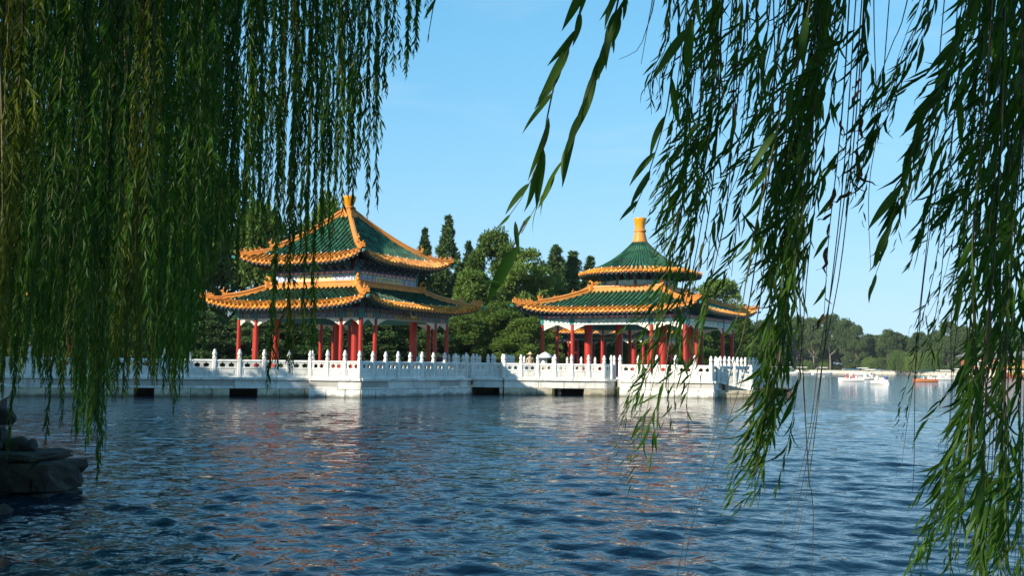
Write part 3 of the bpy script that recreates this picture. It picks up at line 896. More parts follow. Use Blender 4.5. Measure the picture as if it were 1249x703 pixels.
    # --- ring ridge where the slope meets the upper storey
    if top_ridge:
        w = 0.30
        for k in range(4):
            mb = MB()
            pr = [(0.02, -0.12), (w, -0.12), (w, 0.05), (w * .8, 0.08), (w * .8, 0.22), (w, 0.26), (w * .9, 0.36), (0.02, 0.40)]
            vs, fs = [], []
            L_ = I + 0.02
            for sgn in (-1, 1):
                for (x, z) in pr: vs.append((sgn * (L_ + x), -(I - 0.05 + x), zT + z))
            L2 = len(pr)
            for q in range(L2 - 1): fs.append((q, q + 1, q + 1 + L2, q + L2))
            mb.add(vs, fs)
            obj('ring_ridge', mb.mesh('ring_ridge', M['ridge_orange']), roof, rz=k * math.pi / 2)
            mb = MB()                                       # corner mouth ornament
            mb.chamfer((0.46, 0.40, 0.5), 0.08, 0, Matrix.Translation((0, 0, 0.16)))
            mb.tube([(-.16, 0, .3), (-.1, 0, .6), (.08, 0, .72), (.2, 0, .62)], [.13, .11, .07, .02], 6)
            mb.tube([(.14, 0, .3), (.26, 0, .42), (.3, 0, .34)], [.1, .07, .03], 6)
            c = I + 0.16
            obj('corner_ornament', mb.mesh('corner_ornament', M['ridge_orange']), roof,
                matrix=Matrix.Rotation(k * math.pi / 2, 4, 'Z') @ Matrix.Translation((c, -c, zT + 0.02)) @ Matrix.Rotation(-math.pi / 4, 4, 'Z'))
    return roof

def finial(parent, z, prof_base, prof_vase):
    mb = MB(); mb.lathe(prof_base, 20); b = obj('finial_base', mb.mesh('finial_base', M['ridge_orange']), parent, (0, 0, z))
    mb = MB(); mb.lathe(prof_vase, 20); obj('finial_vase', mb.mesh('finial_vase', M['finial']), parent, (0, 0, z))

def storey(p, half, bays, ztop, beam_h, styles, rcol=0.20):
    """columns, painted beams, spandrels and bracket sets round a square; z is local (deck = 0)"""
    mb = MB(); mb.lathe([(rcol * 1.04, 0.12), (rcol, 0.5), (rcol * 0.97, ztop * 0.6), (rcol * 0.92, ztop)], 14)
    me_col = mb.mesh('column', M['red'])
    mb = MB(); mb.lathe([(rcol * 1.7, 0), (rcol * 1.7, 0.05), (rcol * 1.35, 0.14), (rcol * 1.1, 0.15)], 14)
    me_pl = mb.mesh('column_base', M['pale_stone'])
    mb = MB(); mb.lathe([(rcol * 1.06, 0), (rcol * 1.06, beam_h + 0.20)], 14)
    me_head = mb.mesh('column_head', M['teal'])
    xs = [-half, -half + bays[0], half - bays[0], half]
    strip_h = 0.17
    me_b = {}
    for k in range(4):
        Mk = Matrix.Rotation(k * math.pi / 2, 4, 'Z')
        for i, x in enumerate(xs[:3]):
            c = obj('column', me_col, p, matrix=Mk @ Matrix.Translation((x, -half, 0)))
            obj('column_base', me_pl, c)
            obj('column_head', me_head, c, (0, 0, ztop))
        for i in range(3):
            L_ = xs[i + 1] - xs[i] - 2 * rcol * 0.95
            xm = (xs[i] + xs[i + 1]) / 2
            key = round(L_, 3)
            if key not in me_b:
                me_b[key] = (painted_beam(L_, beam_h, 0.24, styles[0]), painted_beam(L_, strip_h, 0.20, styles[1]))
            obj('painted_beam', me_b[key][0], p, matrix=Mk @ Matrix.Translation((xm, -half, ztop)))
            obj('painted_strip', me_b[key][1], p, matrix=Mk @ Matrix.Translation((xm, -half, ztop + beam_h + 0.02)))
            if i == 1:
                w = 0.95
                sk = ('w', round(w, 2))
                if sk not in me_b: me_b[sk] = spandrel_mesh(w, 0.42, False)
                obj('spandrel', me_b[sk], p, matrix=Mk @ Matrix.Translation((xs[i] + rcol * 0.9, -half, ztop)))
                obj('spandrel', me_b[sk], p, matrix=Mk @ Matrix.Translation((xs[i + 1] - rcol * 0.9, -half, ztop)) @ Matrix.Rotation(math.pi, 4, 'Z'))
            else:
                sk = ('f', key)
                if sk not in me_b: me_b[sk] = spandrel_mesh(L_ / 2, 0.40, True)
                obj('spandrel', me_b[sk], p, matrix=Mk @ Matrix.Translation((xs[i] + rcol * 0.95, -half, ztop)))
        # flat plate and bracket sets above
        zb = ztop + beam_h + strip_h + 0.03
        mb = MB(); mb.box((0, 0, 0.03), (2 * half + 0.2, 0.30, 0.06))
        obj('plate', mb.mesh('plate', M['blue']), p, matrix=Mk @ Matrix.Translation((0, -half, zb)))
        nb = int(2 * half / 0.72)
        for j in range(nb + 1):
            x = -half + 2 * half * j / nb
            if j < nb: obj('bracket_set', ME_BRACKET, p, matrix=Mk @ Matrix.Translation((x, -half, zb + 0.06)) @ Matrix.Diagonal((0.8, 0.62, 0.5, 1)))
        mb = MB(); mb.box((0, 0.06, 0.18), (2 * half - 0.05, 0.04, 0.36))
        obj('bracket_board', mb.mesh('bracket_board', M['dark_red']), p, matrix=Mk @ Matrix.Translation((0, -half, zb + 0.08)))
    mb = MB(); mb.box((0, 0, 0), (2 * half - 0.1, 2 * half - 0.1, 0.08))
    obj('ceiling', mb.mesh('ceiling', M['soffit']), p, (0, 0, ztop + beam_h + 0.22))

def plinth(p, half):
    mb = MB(); mb.chamfer((2 * half, 2 * half, 0.16), 0.02)
    obj('plinth', mb.mesh('plinth', M['pale_stone']), p, (0, 0, 0.02))

def square_pavilion(loc, rz, label):
    p = empty('square_pavilion', loc, rz, label, 'pavilion')
    plinth(p, 5.5)
    half = 4.82
    z0 = 4.67 - DECK
    storey(p, half, (1.45,), z0, 0.37, ('dark', 'eave_shade_strip'), 0.14)
    roof_square(p, 'lower_roof', 6.36, 3.42, 5.36 - DECK, 6.74 - DECK, 0.58, 0.28, top_ridge=True)
    # inner columns and upper storey
    mb = MB(); mb.lathe([(0.25, 0), (0.24, 5.4)], 14); me = mb.mesh('inner_column', M['red'])
    for sx in (-1, 1):
        for sy in (-1, 1): obj('inner_column', me, p, (sx * 3.2, sy * 3.2, 0.08))
    uh = 3.34
    mb = MB(); mb.box((0, 0, 6.6 - DECK + 1.0), (2 * uh - 0.3, 2 * uh - 0.3, 2.2)); obj('upper_wall', mb.mesh('upper_wall', M['dark_red']), p)
    ub = painted_beam(2 * uh - 0.3, 0.46, 0.26, 'blue')
    ub2 = painted_beam(2 * uh - 0.3, 0.16, 0.22, 'strip')
    mb = MB(); mb.lathe([(0.17, 0), (0.17, 0.75)], 12); me_cp = mb.mesh('corner_post', M['teal'])
    for k in range(4):
        Mk = Matrix.Rotation(k * math.pi / 2, 4, 'Z')
        zb = 7.06 - DECK
        obj('painted_beam', ub, p, matrix=Mk @ Matrix.Translation((0, -uh + 0.1, zb)))
        obj('painted_strip', ub2, p, matrix=Mk @ Matrix.Translation((0, -uh + 0.1, zb + 0.47)))
        obj('corner_post', me_cp, p, matrix=Mk @ Matrix.Translation((uh - 0.1, -uh + 0.1, zb - 0.06)))
        mb = MB(); mb.box((0, 0, 0.03), (2 * uh, 0.3, 0.06)); obj('plate', mb.mesh('plate', M['blue']), p, matrix=Mk @ Matrix.Translation((0, -uh + 0.12, zb + 0.66)))
        for j in range(10):
            obj('bracket_set', ME_BRACKET, p, matrix=Mk @ Matrix.Translation((-uh + 0.1 + (2 * uh - 0.2) * (j + 0.0) / 10, -uh + 0.12, zb + 0.72)))
    r = roof_square(p, 'upper_roof', 4.86, 0.28, 8.24 - DECK, 11.85 - DECK, 0.55, 0.34)
    finial(p, 11.75 - DECK, [(0.62, -0.15), (0.56, 0.12), (0.42, 0.2), (0.40, 0.42), (0.48, 0.48), (0.46, 0.58), (0.34, 0.64)],
           [(0.28, 0.62), (0.30, 0.70), (0.42, 0.98), (0.485, 1.22), (0.485, 1.30), (0.44, 1.335), (0.2, 1.35)])
    # name plaque hung under the eave of the lake front
    mb = MB(); mb.chamfer((0.62, 0.08, 0.85), 0.03, 0); mb.box((0, -0.045, 0), (0.42, 0.01, 0.64), 1)
    obj('plaque', mb.mesh('plaque', [M['gold'], M['blue']]), p, matrix=Matrix.Rotation(math.pi / 2, 4, 'Z') @ Matrix.Translation((0, -half - 0.45, z0 + 0.62)) @ Matrix.Rotation(R(-14), 4, 'X'))
    return p

def round_pavilion(loc, rz, label):
    p = empty('round_roofed_pavilion', loc, rz, label, 'pavilion')
    plinth(p, 6.0)
    half = 5.42
    z0 = 4.88 - DECK
    storey(p, half, (2.42,), z0, 0.44, ('light', 'strip'), 0.148)
    I = 2.6
    roof_square(p, 'lower_roof', 6.8, I, 5.80 - DECK, 7.50 - DECK, 0.56, 0.28, top_ridge=True)
    mb = MB(); mb.lathe([(0.30, 0), (0.29, 6.0)], 16); me = mb.mesh('inner_column', M['red'])
    for sx in (-1, 1):
        for sy in (-1, 1): obj('inner_column', me, p, (sx * 2.9, sy * 2.9, 0.08))
    mb = MB(); mb.lathe([(0.27, 0), (0.26, 5.6)], 14); me = mb.mesh('inner_column', M['red'])
    for a in (-1, 1):
        for b in (-1, 1):
            pass
    # drum
    rd = 2.66
    mb = MB(); mb.lathe([(rd - 0.12, 6.9 - DECK), (rd - 0.12, 9.3 - DECK)], 48); obj('drum', mb.mesh('drum', M['dark_red']), p)
    n = 12
    seg = 2 * rd * math.tan(math.pi / n) - 0.1
    me1, me2 = painted_beam(seg, 0.42, 0.1, 'light'), None
    mb = MB(); mb.lathe([(0.1, 0), (0.1, 0.55)], 10); me_c = mb.mesh('drum_post', M['red'])
    for k in range(n):
        Mk = Matrix.Rotation(k * 2 * math.pi / n, 4, 'Z')
        obj('painted_beam', me1, p, matrix=Mk @ Matrix.Translation((0, -rd, 7.86 - DECK)))
        obj('drum_post', me_c, p, matrix=Mk @ Matrix.Rotation(math.pi / n, 4, 'Z') @ Matrix.Translation((0, -rd - 0.04, 7.80 - DECK)))
    for k in range(26):
        obj('bracket_set', ME_BRACKET, p, matrix=Matrix.Rotation(k * 2 * math.pi / 26, 4, 'Z') @ Matrix.Translation((0, -rd - 0.05, 8.30 - DECK)))
    # round upper roof
    Ro, Ri, zE, zT = 4.58, 0.50, 8.78 - DECK, 11.35 - DECK
    def zf(r):
        t = (Ro - r) / (Ro - Ri)
        return zE + (zT - zE) * (0.52 * t + 0.48 * t ** 2.6)
    mb = MB()
    prof = [(Ro - (Ro - Ri) * i / 12, zf(Ro - (Ro - Ri) * i / 12)) for i in range(13)]
    mb.lathe(prof, 96, 0, True, cap=False)
    for q in range(96): mb.m[q] = 2
    mb.lathe([(r, z - 0.16) for r, z in prof[:8]], 96, 1, True, cap=False)
    mb.lathe([(Ro, zE - 0.16), (Ro, zE)], 96, 1, False, cap=False)
    roof = obj('upper_roof', mb.mesh('upper_roof', [M['tile_green'], M['soffit'], M['tile_orange']]), p)
    green, amber, caps, raft = MB(), MB(), MB(), MB()
    nr = 80
    for k in range(nr):
        Mk = Matrix.Rotation(2 * math.pi * k / nr, 4, 'Z')
        r, q = Ro + 0.05, 0
        rlow = Ri if k % 2 == 0 else 1.3
        while r > rlow + 0.02:
            r2 = max(rlow, r - 0.31)
            b = amber if (Ro - r) < 0.62 else green
            vs = []
            for rr, f in ((r, 1.0), (r2, 0.86)):
                w = 0.092 * max(0.42, min(1, rr / Ro * 1.05)) * f
                for a in (-90, -45, 0, 45, 90):
                    vs.append((w * math.sin(R(a)), -rr, zf(min(rr, Ro)) + 0.015 + w * math.cos(R(a)) * 1.3))
            b.add(vs, [(0, 1, 6, 5), (1, 2, 7, 6), (2, 3, 8, 7), (3, 4, 9, 8), (4, 3, 2, 1, 0)], 0, False, Mk)
            if q == 0:
                zc = zE + 0.03
                amber.add([(0.095 * math.cos(R(a)), -r - 0.004, zc + 0.095 * math.sin(R(a))) for a in range(0, 360, 45)], [tuple(range(8))], 0, False, Mk)
                st = 2 * math.pi * Ro / nr
                Mh = Matrix.Rotation(2 * math.pi * (k + 0.5) / nr, 4, 'Z')
                amber.add([(-.08, -r + 0.02, zE + 0.03), (.08, -r + 0.02, zE + 0.03), (.06, -r + 0.015, zE - 0.08), (0, -r + 0.01, zE - 0.14), (-.06, -r + 0.015, zE - 0.08)], [(0, 1, 2, 3, 4)], 0, False, Mh)
            r = r2; q += 1
        if k % 3 == 0:
            caps.lathe([(0.05, 0), (0.06, 0.05), (0.03, 0.11)], 6, 0, True, Mk @ Matrix.Translation((0, -Ro + 0.64, zf(Ro - 0.64) + 0.07)))
        for (r0, r1, dz) in ((Ro - 0.04, Ro - 0.95, -0.215), (Ro - 0.55, 2.6, -0.31)):
            vs = []
            for rr in (r0, r1):
                for (ax, az) in ((-.05, -.05), (.05, -.05), (.05, .05), (-.05, .05)): vs.append((ax, -rr, zf(rr) + dz + az))
            raft.add(vs, [(0, 1, 2, 3), (0, 4, 5, 1), (1, 5, 6, 2), (2, 6, 7, 3), (3, 7, 4, 0)], 0, False, Mk)
    tag(obj('green_tiles', green.mesh('green_tiles', M['tile_green']), roof), kind='stuff')
    tag(obj('eave_tiles', amber.mesh('eave_tiles', M['tile_orange']), roof), kind='stuff')
    tag(obj('nail_caps', caps.mesh('nail_caps', M['nail_cap']), roof), kind='stuff')
    tag(obj('rafters', raft.mesh('rafters', M['rafter']), roof), kind='stuff')
    finial(p, 11.3 - DECK, [(0.62, -0.1), (0.56, 0.08), (0.50, 0.3), (0.40, 0.72), (0.38, 0.76), (0.47, 0.80), (0.47, 0.92), (0.40, 0.97), (0.37, 1.03)],
           [(0.37, 1.02), (0.37, 1.1), (0.43, 1.5), (0.50, 1.76), (0.50, 1.83), (0.45, 1.86), (0.2, 1.87)])
    return p

pav_a = square_pavilion((-10.95, 66.5, DECK), R(-28.3), 'square pavilion with double eaved green roof and yellow vase finial beside the willow curtain')
pav_b = round_pavilion((9.62, 75.4, DECK), R(-28.9), 'pavilion with round upper roof over a square lower roof, on the bright terrace')
pav_c = copy_tree(pav_a)
pav_c.location = (-32.3, 59.5, DECK)
pav_c['label'] = 'square pavilion almost hidden behind the hanging willow curtain'
pav_d = copy_tree(pav_a)
pav_d.location = (11.2, 107, DECK)
pav_d['label'] = 'far square pavilion seen between the red columns of the round roofed pavilion'
tag(slab('island_terrace', [(-4, 97.5), (24, 97.5), (24, 120), (-4, 120)], 0.3, 1.05, M['paving']), kind='structure')
# ================================================================== TREES
LEAF8 = np.array([(0, 0, 0), (-.5, .3, .05), (0, .3, 0), (.5, .3, .05), (-.42, .62, .02), (0, .62, -.03), (.42, .62, .02), (0, 1, -.10)], float)
LEAF8_T = np.array([(0, 3, 2), (0, 2, 1), (1, 2, 5), (1, 5, 4), (2, 3, 6), (2, 6, 5), (4, 5, 7), (5, 6, 7)])
LEAF4 = np.array([(0, 0, 0), (-.5, .42, .03), (0, 1, -.06), (.5, .42, .03)], float)
LEAF4_T = np.array([(0, 3, 2), (0, 2, 1)])

def unit(a):
    return a / np.maximum(np.linalg.norm(a, axis=1, keepdims=True), 1e-9)

def leaves(pos, dirs, length, width, g, tmpl=LEAF8, tris=LEAF8_T, curl=0.0):
    """leaf blades: pos/dirs (n,3), length/width (n,) -> verts, tris, tone"""
    n = len(pos)
    d = unit(dirs)
    r = g.normal(size=(n, 3))
    nrm = unit(r - (r * d).sum(1, keepdims=True) * d)
    x = np.cross(d, nrm)
    T = np.repeat(tmpl[None], n, 0)
    T = T * np.stack([width, length, length], 1)[:, None, :]
    if curl: T[:, :, 2] -= (curl * g.normal(size=n))[:, None] * (T[:, :, 1] ** 2) / length[:, None]
    V = pos[:, None, :] + T[:, :, :1] * x[:, None] + T[:, :, 1:2] * d[:, None] + T[:, :, 2:3] * nrm[:, None]
    k = len(tmpl)
    F = (tris[None] + (np.arange(n) * k)[:, None, None]).reshape(-1, 3)
    tone = np.repeat(g.random(n), k)
    return V.reshape(-1, 3), F, tone

def spline(pts, n):
    """Catmull-Rom through pts"""
    p = np.array([[*q] for q in pts], float)
    p = np.vstack([2 * p[0] - p[1], p, 2 * p[-1] - p[-2]])
    out = []
    segs = len(p) - 3
    for u in np.linspace(0, segs - 1e-6, n):
        i = int(u); t = u - i
        a, b, c, d = p[i], p[i + 1], p[i + 2], p[i + 3]
        out.append(0.5 * ((2 * b) + (-a + c) * t + (2 * a - 5 * b + 4 * c - d) * t * t + (-a + 3 * b - 3 * c + d) * t ** 3))
    return np.array(out)

def twig_mesh(path, r0, r1, mat, n=4):
    mb = MB()
    k = len(path)
    mb.tube([Vector(q) for q in path], [r0 + (r1 - r0) * i / (k - 1) for i in range(k)], n)
    return mb.mesh('hanging_branch', mat)

def crown_clumps(g, centers, radii, per, leaf, squash=0.8):
    P, Dr, Ln = [], [], []
    for c, r in zip(centers, radii):
        m = int(per * (r / radii.mean()) ** 2)
        u = unit(g.normal(size=(m, 3)))
        u[:, 2] = np.where(u[:, 2] < -0.35, -u[:, 2] * 0.6, u[:, 2])
        rr = r * (0.55 + 0.5 * g.random(m))
        q = c + u * rr[:, None] * np.array([1, 1, squash])
        P.append(q); Dr.append(u + g.normal(size=(m, 3)) * 0.75); Ln.append(leaf * (0.6 + 0.8 * g.random(m)))
    return np.vstack(P), np.vstack(Dr), np.concatenate(Ln)

def make_crown(kind, seed, mat):
    g = np.random.default_rng(seed)
    if kind == 'broad':
        n = 120
        u = unit(g.normal(size=(n, 3))); u[:, 2] = np.abs(u[:, 2]) * 1.0 - 0.35
        r = 0.45 + 0.55 * g.random(n) ** 0.5
        lob = 1 + 0.20 * np.sin(3 * np.arctan2(u[:, 1], u[:, 0]) + seed) + 0.12 * np.sin(5 * np.arctan2(u[:, 1], u[:, 0]) + 2 * seed)
        c = u * (r * lob)[:, None] * np.array([0.30, 0.30, 0.40]) + np.array([0, 0, 0.56])
        rad = 0.055 + 0.055 * g.random(n)
        P, Dr, Ln = crown_clumps(g, c, rad, 150, 0.030)
        w = 0.5
    elif kind == 'bushy':                                  # foliage to the ground
        n = 130
        h = g.random(n) ** 0.9
        a = g.random(n) * 6.283
        R_ = 0.36 * np.sqrt(np.clip(1 - (h * 1.02 - 0.25) ** 2 / 0.62, 0.02, 1)) * (0.55 + 0.45 * g.random(n) ** 0.5) * (1 + 0.18 * np.sin(3 * a + seed))
        c = np.stack([R_ * np.cos(a), R_ * np.sin(a), 0.06 + 0.88 * h], 1)
        rad = 0.05 + 0.05 * g.random(n)
        P, Dr, Ln = crown_clumps(g, c, rad, 150, 0.028)
        w = 0.5
    elif kind == 'spire':
        n = 150
        h = g.random(n) ** 0.8
        a = g.random(n) * 6.283
        h = np.concatenate([h[:n - 24], np.linspace(0.75, 1.0, 24)])
        R_ = (0.165 * (1 - h) ** 0.85 + 0.001) * (0.6 + 0.45 * g.random(n)) * (1 + 0.12 * np.sin(9 * h + 2 * a))
        c = np.stack([R_ * np.cos(a), R_ * np.sin(a), 0.05 + 0.925 * h], 1)
        rad = (0.024 + 0.026 * g.random(n)) * (1.15 - 0.88 * h)
        P, Dr, Ln = crown_clumps(g, c, rad, 110, 0.022, 1.5)
        Dr[:, 2] += 0.9
        w = 0.4
    elif kind == 'tall':                                   # high crown on bare stems
        n = 110
        u = unit(g.normal(size=(n, 3)))
        r = 0.5 + 0.5 * g.random(n) ** 0.5
        c = u * r[:, None] * np.array([0.26, 0.26, 0.30]) + np.array([0, 0, 0.68])
        rad = 0.05 + 0.05 * g.random(n)
        P, Dr, Ln = crown_clumps(g, c, rad, 120, 0.032)
        w = 0.55
    else:                                                  # 'weeping'
        n = 110
        u = unit(g.normal(size=(n, 3))); u[:, 2] = np.abs(u[:, 2])
        c = u * (0.6 + 0.4 * g.random(n))[:, None] * np.array([0.42, 0.42, 0.40]) + np.array([0, 0, 0.48])
        P, Dr, Ln = [], [], []
        for q in c:
            m = 120
            hz = g.random(m)
            low = min(0.62, q[2] - 0.06)
            p = q + np.stack([g.normal(size=m) * 0.035, g.normal(size=m) * 0.035, 0.04 - hz * low], 1)
            P.append(p); Dr.append(np.stack([g.normal(size=m) * .3, g.normal(size=m) * .3, -np.ones(m)], 1)); Ln.append(0.05 * (0.6 + 0.7 * g.random(m)))
        P, Dr, Ln = np.vstack(P), np.vstack(Dr), np.concatenate(Ln)
        w = 0.22
    V, F_, tone = leaves(P, Dr, Ln, Ln * w, g, LEAF4, LEAF4_T)
    return np_mesh('crown', V, F_, mat, False, tone)

def make_trunk(kind, seed, mat):
    g = random.Random(seed)
    mb = MB()
    r = 0.022
    top = {'spire': 0.9, 'tall': 0.75}.get(kind, 0.55)
    path = [(0.01 * g.uniform(-1, 1) * i, 0.01 * g.uniform(-1, 1) * i, -0.03 + (top + 0.03) * i / 5) for i in range(6)]
    mb.tube(path, [r * 1.35, r, r * 0.9, r * 0.75, r * 0.55, r * 0.2], 8)
    if kind != 'spire':
        for i in range(7):
            b = path[2 + i % 3]; a = g.uniform(0, 6.283); L_ = g.uniform(0.16, 0.3)
            e = (b[0] + math.cos(a) * L_, b[1] + math.sin(a) * L_, b[2] + g.uniform(0.1, 0.28))
            m = ((b[0] + e[0]) / 2, (b[1] + e[1]) / 2, b[2] + (e[2] - b[2]) * 0.35)
            mb.tube([b, m, e], [r * 0.55, r * 0.4, r * 0.12], 6)
    return mb.mesh('trunk', mat)

TREE_KINDS = {}
def tree_meshes(kind, var, mat):
    key = (kind, var, mat)
    if key not in TREE_KINDS:
        TREE_KINDS[key] = (make_trunk(kind, 50 + var, M['pale_bark'] if kind == 'tall' else M['bark']), make_crown(kind, 100 + var * 7 + len(kind), M[mat]))
    return TREE_KINDS[key]

def tree(name, kind, var, mat, px, topy, Y, wide, label, group=None, zb=0.7):
    p = at(px, topy, Y)
    h = p.z - zb
    t = empty(name, (p.x, Y, zb), rnd.uniform(0, 6.28), label, 'tree', group)
    t.scale = (h * wide, h * wide, h)
    tr, cr = tree_meshes(kind, var, mat)
    obj('trunk', tr, t); obj('crown', cr, t)
    return t

# trees standing behind the pavilions
tree('cypress_tree', 'spire', 0, 'cypress_leaf', 547, 262, 112, 1.05, 'tallest pointed dark cypress rising behind the square roofed pavilion')
tree('cypress_tree', 'spire', 1, 'cypress_leaf', 518.5, 277, 114, 0.85, 'slender pointed cypress touching the square upper eave, beside the tallest cypress')
tree('cypress_tree', 'spire', 2, 'cypress_leaf', 572, 294, 115, 0.95, 'shorter pointed cypress between the tallest cypress and the big broad tree')
tree('cypress_tree', 'spire', 1, 'cypress_leaf', 533, 318, 104, 1.3, 'low dark cypress just above the square pavilion lower eave')
tree('cypress_tree', 'spire', 0, 'cypress_leaf', 558, 325, 106, 1.3, 'low dark cypress leaning against the big broad tree')
big = [(601, 280, 108, .62, 'bushy', 0, 'big broad green tree standing between the two pavilions'),
       (640, 303, 106, .72, 'bushy', 1, 'second broad tree between the biggest one and the junipers'),
       (578, 330, 101, .9, 'bushy', 2, 'lower yellowish bushy tree close to the square pavilion eave tip'),
       (664, 322, 112, .8, 'broad', 0, 'round crowned tree standing below the junipers near the round roofed pavilion'),
       (612, 368, 97, 1.1, 'bushy', 1, 'dense low bush tree above the bridge balustrade'),
       (567, 385, 95, 1.3, 'bushy', 0, 'sunlit low bush beside the shaded columns of the square pavilion'),
       (645, 388, 94, 1.4, 'bushy', 2, 'low bush beside the corner column of the round roofed pavilion')]
for px, ty, Y, w, k, v, lab in big:
    tree('broadleaf_tree', k, v, 'tree_leaf', px, ty, Y, w, lab)
tree('juniper_tree', 'spire', 2, 'cypress_leaf', 678, 299, 118, 1.5, 'dark tufted juniper between broad trees and the round roof')
tree('juniper_tree', 'spire', 0, 'cypress_leaf', 699, 306, 120, 1.6, 'dark tufted juniper closest beside the round roof eave')
tree('juniper_tree', 'spire', 1, 'cypress_leaf', 720, 312, 126, 1.3, 'small dark juniper peeping over the round roof eave')
left_trees = [(406, 218, 99, .55, 'broad', 1, 'leafy tree rising just behind the yellow finial of the square pavilion'),
              (378, 250, 104, .6, 'broad', 2, 'leafy tree half behind the willow strands over the square upper roof'),
              (482, 304, 112, .6, 'bushy', 1, 'small tree tip showing above the shaded slope of the square upper roof'),
              (446, 292, 116, .6, 'bushy', 2, 'tree mostly hidden behind the square upper roof')]
for px, ty, Y, w, k, v, lab in left_trees:
    tree('broadleaf_tree', k, v, 'tree_leaf', px, ty, Y, w, lab)
for i, (px, ty, Y, w) in enumerate([(-60, 215, 92, .8), (10, 200, 96, .8), (75, 210, 92, .8), (140, 190, 97, .75), (200, 215, 93, .8), (262, 205, 98, .75), (318, 228, 96, .7)]):
    tree('broadleaf_tree', 'bushy' if i % 2 else 'broad', i % 3, 'tree_leaf', px, ty, Y, w, 'dark broadleaf tree behind the willow curtain', 'trees behind the willow curtain')
for i, (px, ty, Y) in enumerate([(40, 385, 84), (110, 380, 86), (180, 385, 85), (240, 380, 87), (300, 385, 88), (345, 380, 89), (388, 384, 90), (430, 380, 91), (470, 383, 92), (508, 385, 93)]):
    tree('garden_shrub', 'bushy', i % 3, 'cypress_leaf', px, ty, Y, 1.7, 'dark shrub seen between the columns of the square pavilion' if px > 250 else 'dark shrub behind the walkway balustrade', 'shrubs behind the square pavilion' if px > 250 else 'shrubs behind the walkway')  # darker cypress colour stands in for shade from taller trees
for i, (px, ty, Y, w) in enumerate([(745, 372, 128, 1.1), (790, 366, 131, 1.0), (835, 372, 129, 1.1), (872, 376, 135, 1.0), (898, 382, 150, .9)]):
    tree('broadleaf_tree', 'bushy', i % 3, 'tree_leaf', px, ty, Y, w, 'broadleaf tree low behind the round roofed pavilion', 'trees behind the round roofed pavilion')
# far shore
far = [(888, 386, 380, .75), (908, 384, 420, .75), (930, 391, 450, .7), (950, 388, 446, .7), (972, 386, 450, .75), (992, 387, 446, .7), (1012, 384, 440, .7), (1030, 389, 430, .7), (1044, 397, 425, .7),
       (1066, 408, 430, .8), (1083, 402, 420, .8), (1102, 404, 425, .8), (1120, 405, 415, .8), (1138, 398, 405, .8), (1156, 392, 395, .8), (1174, 391, 390, .8), (1192, 395, 385, .8), (1212, 398, 380, .8), (1232, 396, 375, .8), (1256, 394, 375, .8), (1285, 395, 375, .8)]
for i, (px, ty, Y, w) in enumerate(far):
    tall = 965 < px < 1040
    tree('tall_tree' if tall else 'shore_tree', 'tall' if tall else ('broad' if i % 2 else 'bushy'), i % 3, 'far_leaf', px, ty, Y, w,
         'tall far shore tree with bare pale trunk' if tall else 'rounded dark tree on the far shore', 'tall trees on the far shore' if tall else 'rounded trees on the far shore', 0.7)
for i, (px, ty, Y) in enumerate([(1098, 422, 372), (1117, 425, 366), (1134, 424, 362), (1062, 432, 395), (985, 437, 425), (1004, 440, 425)]):
    tree('weeping_willow', 'weeping', i % 2, 'far_willow_leaf', px, ty, Y, 1.15, 'light green weeping willow at the far water edge', 'pale willows on the far shore')
for i in range(15):
    px = 905 + i * 24 + rnd.uniform(-6, 6)
    Y = np.interp(px, [900, 1000, 1060, 1180, 1260], [452, 440, 412, 356, 336]) + 6
    tree('shore_shrub', 'bushy', i % 3, 'far_leaf', px, 441 + rnd.uniform(-4, 4) + (px - 900) * 0.012, Y, 1.6, 'low shrub on the far shore bank', 'shrubs on the far shore')

for i, px in enumerate(range(880, 1290, 15)):
    Y = float(np.interp(px, [880, 1000, 1060, 1180, 1290], [470, 478, 450, 415, 400]))
    tree('shore_tree', 'bushy', i % 3, 'far_leaf', px, 409 + rnd.uniform(-6, 6) + (px - 900) * 0.012, Y, 1.3, 'dense low tree of the wood behind the far shore', 'dense wood behind the far shore')
for i, px in enumerate(range(-90, 900, 42)):
    tree('wood_tree', 'bushy', i % 3, 'tree_leaf', px, 352 + rnd.uniform(-12, 12), 150 + 12 * (i % 3), 1.1, 'tree of the dense wood far behind the pavilions', 'wood behind the pavilions')
# unseen bank trees shading the walkway; the near ones added to shade the willows
for i, (x, y, h) in enumerate([(-31.5, 41.5, 13.2), (-36.5, 40.5, 13.6), (-28.4, 45.0, 10.6), (-42, 38.5, 14.2), (-33.5, 44.5, 12), (-24, 1, 13), (-19, -7, 13), (-26, 9, 13.5), (-13, -12, 12)]):
    t = empty('bank_shade_tree', (x, y, 0.4), i * 1.3, 'unseen broadleaf shade tree on the bank beside the big willow', 'tree', 'trees along the bank')
    t.scale = (h * .8, h * .8, h)
    tr, cr = tree_meshes('broad', i % 3, 'tree_leaf'); obj('trunk', tr, t); obj('crown', cr, t)

# ================================================================== WILLOWS
WIND = np.array([-0.35, 0.0, 0.0])

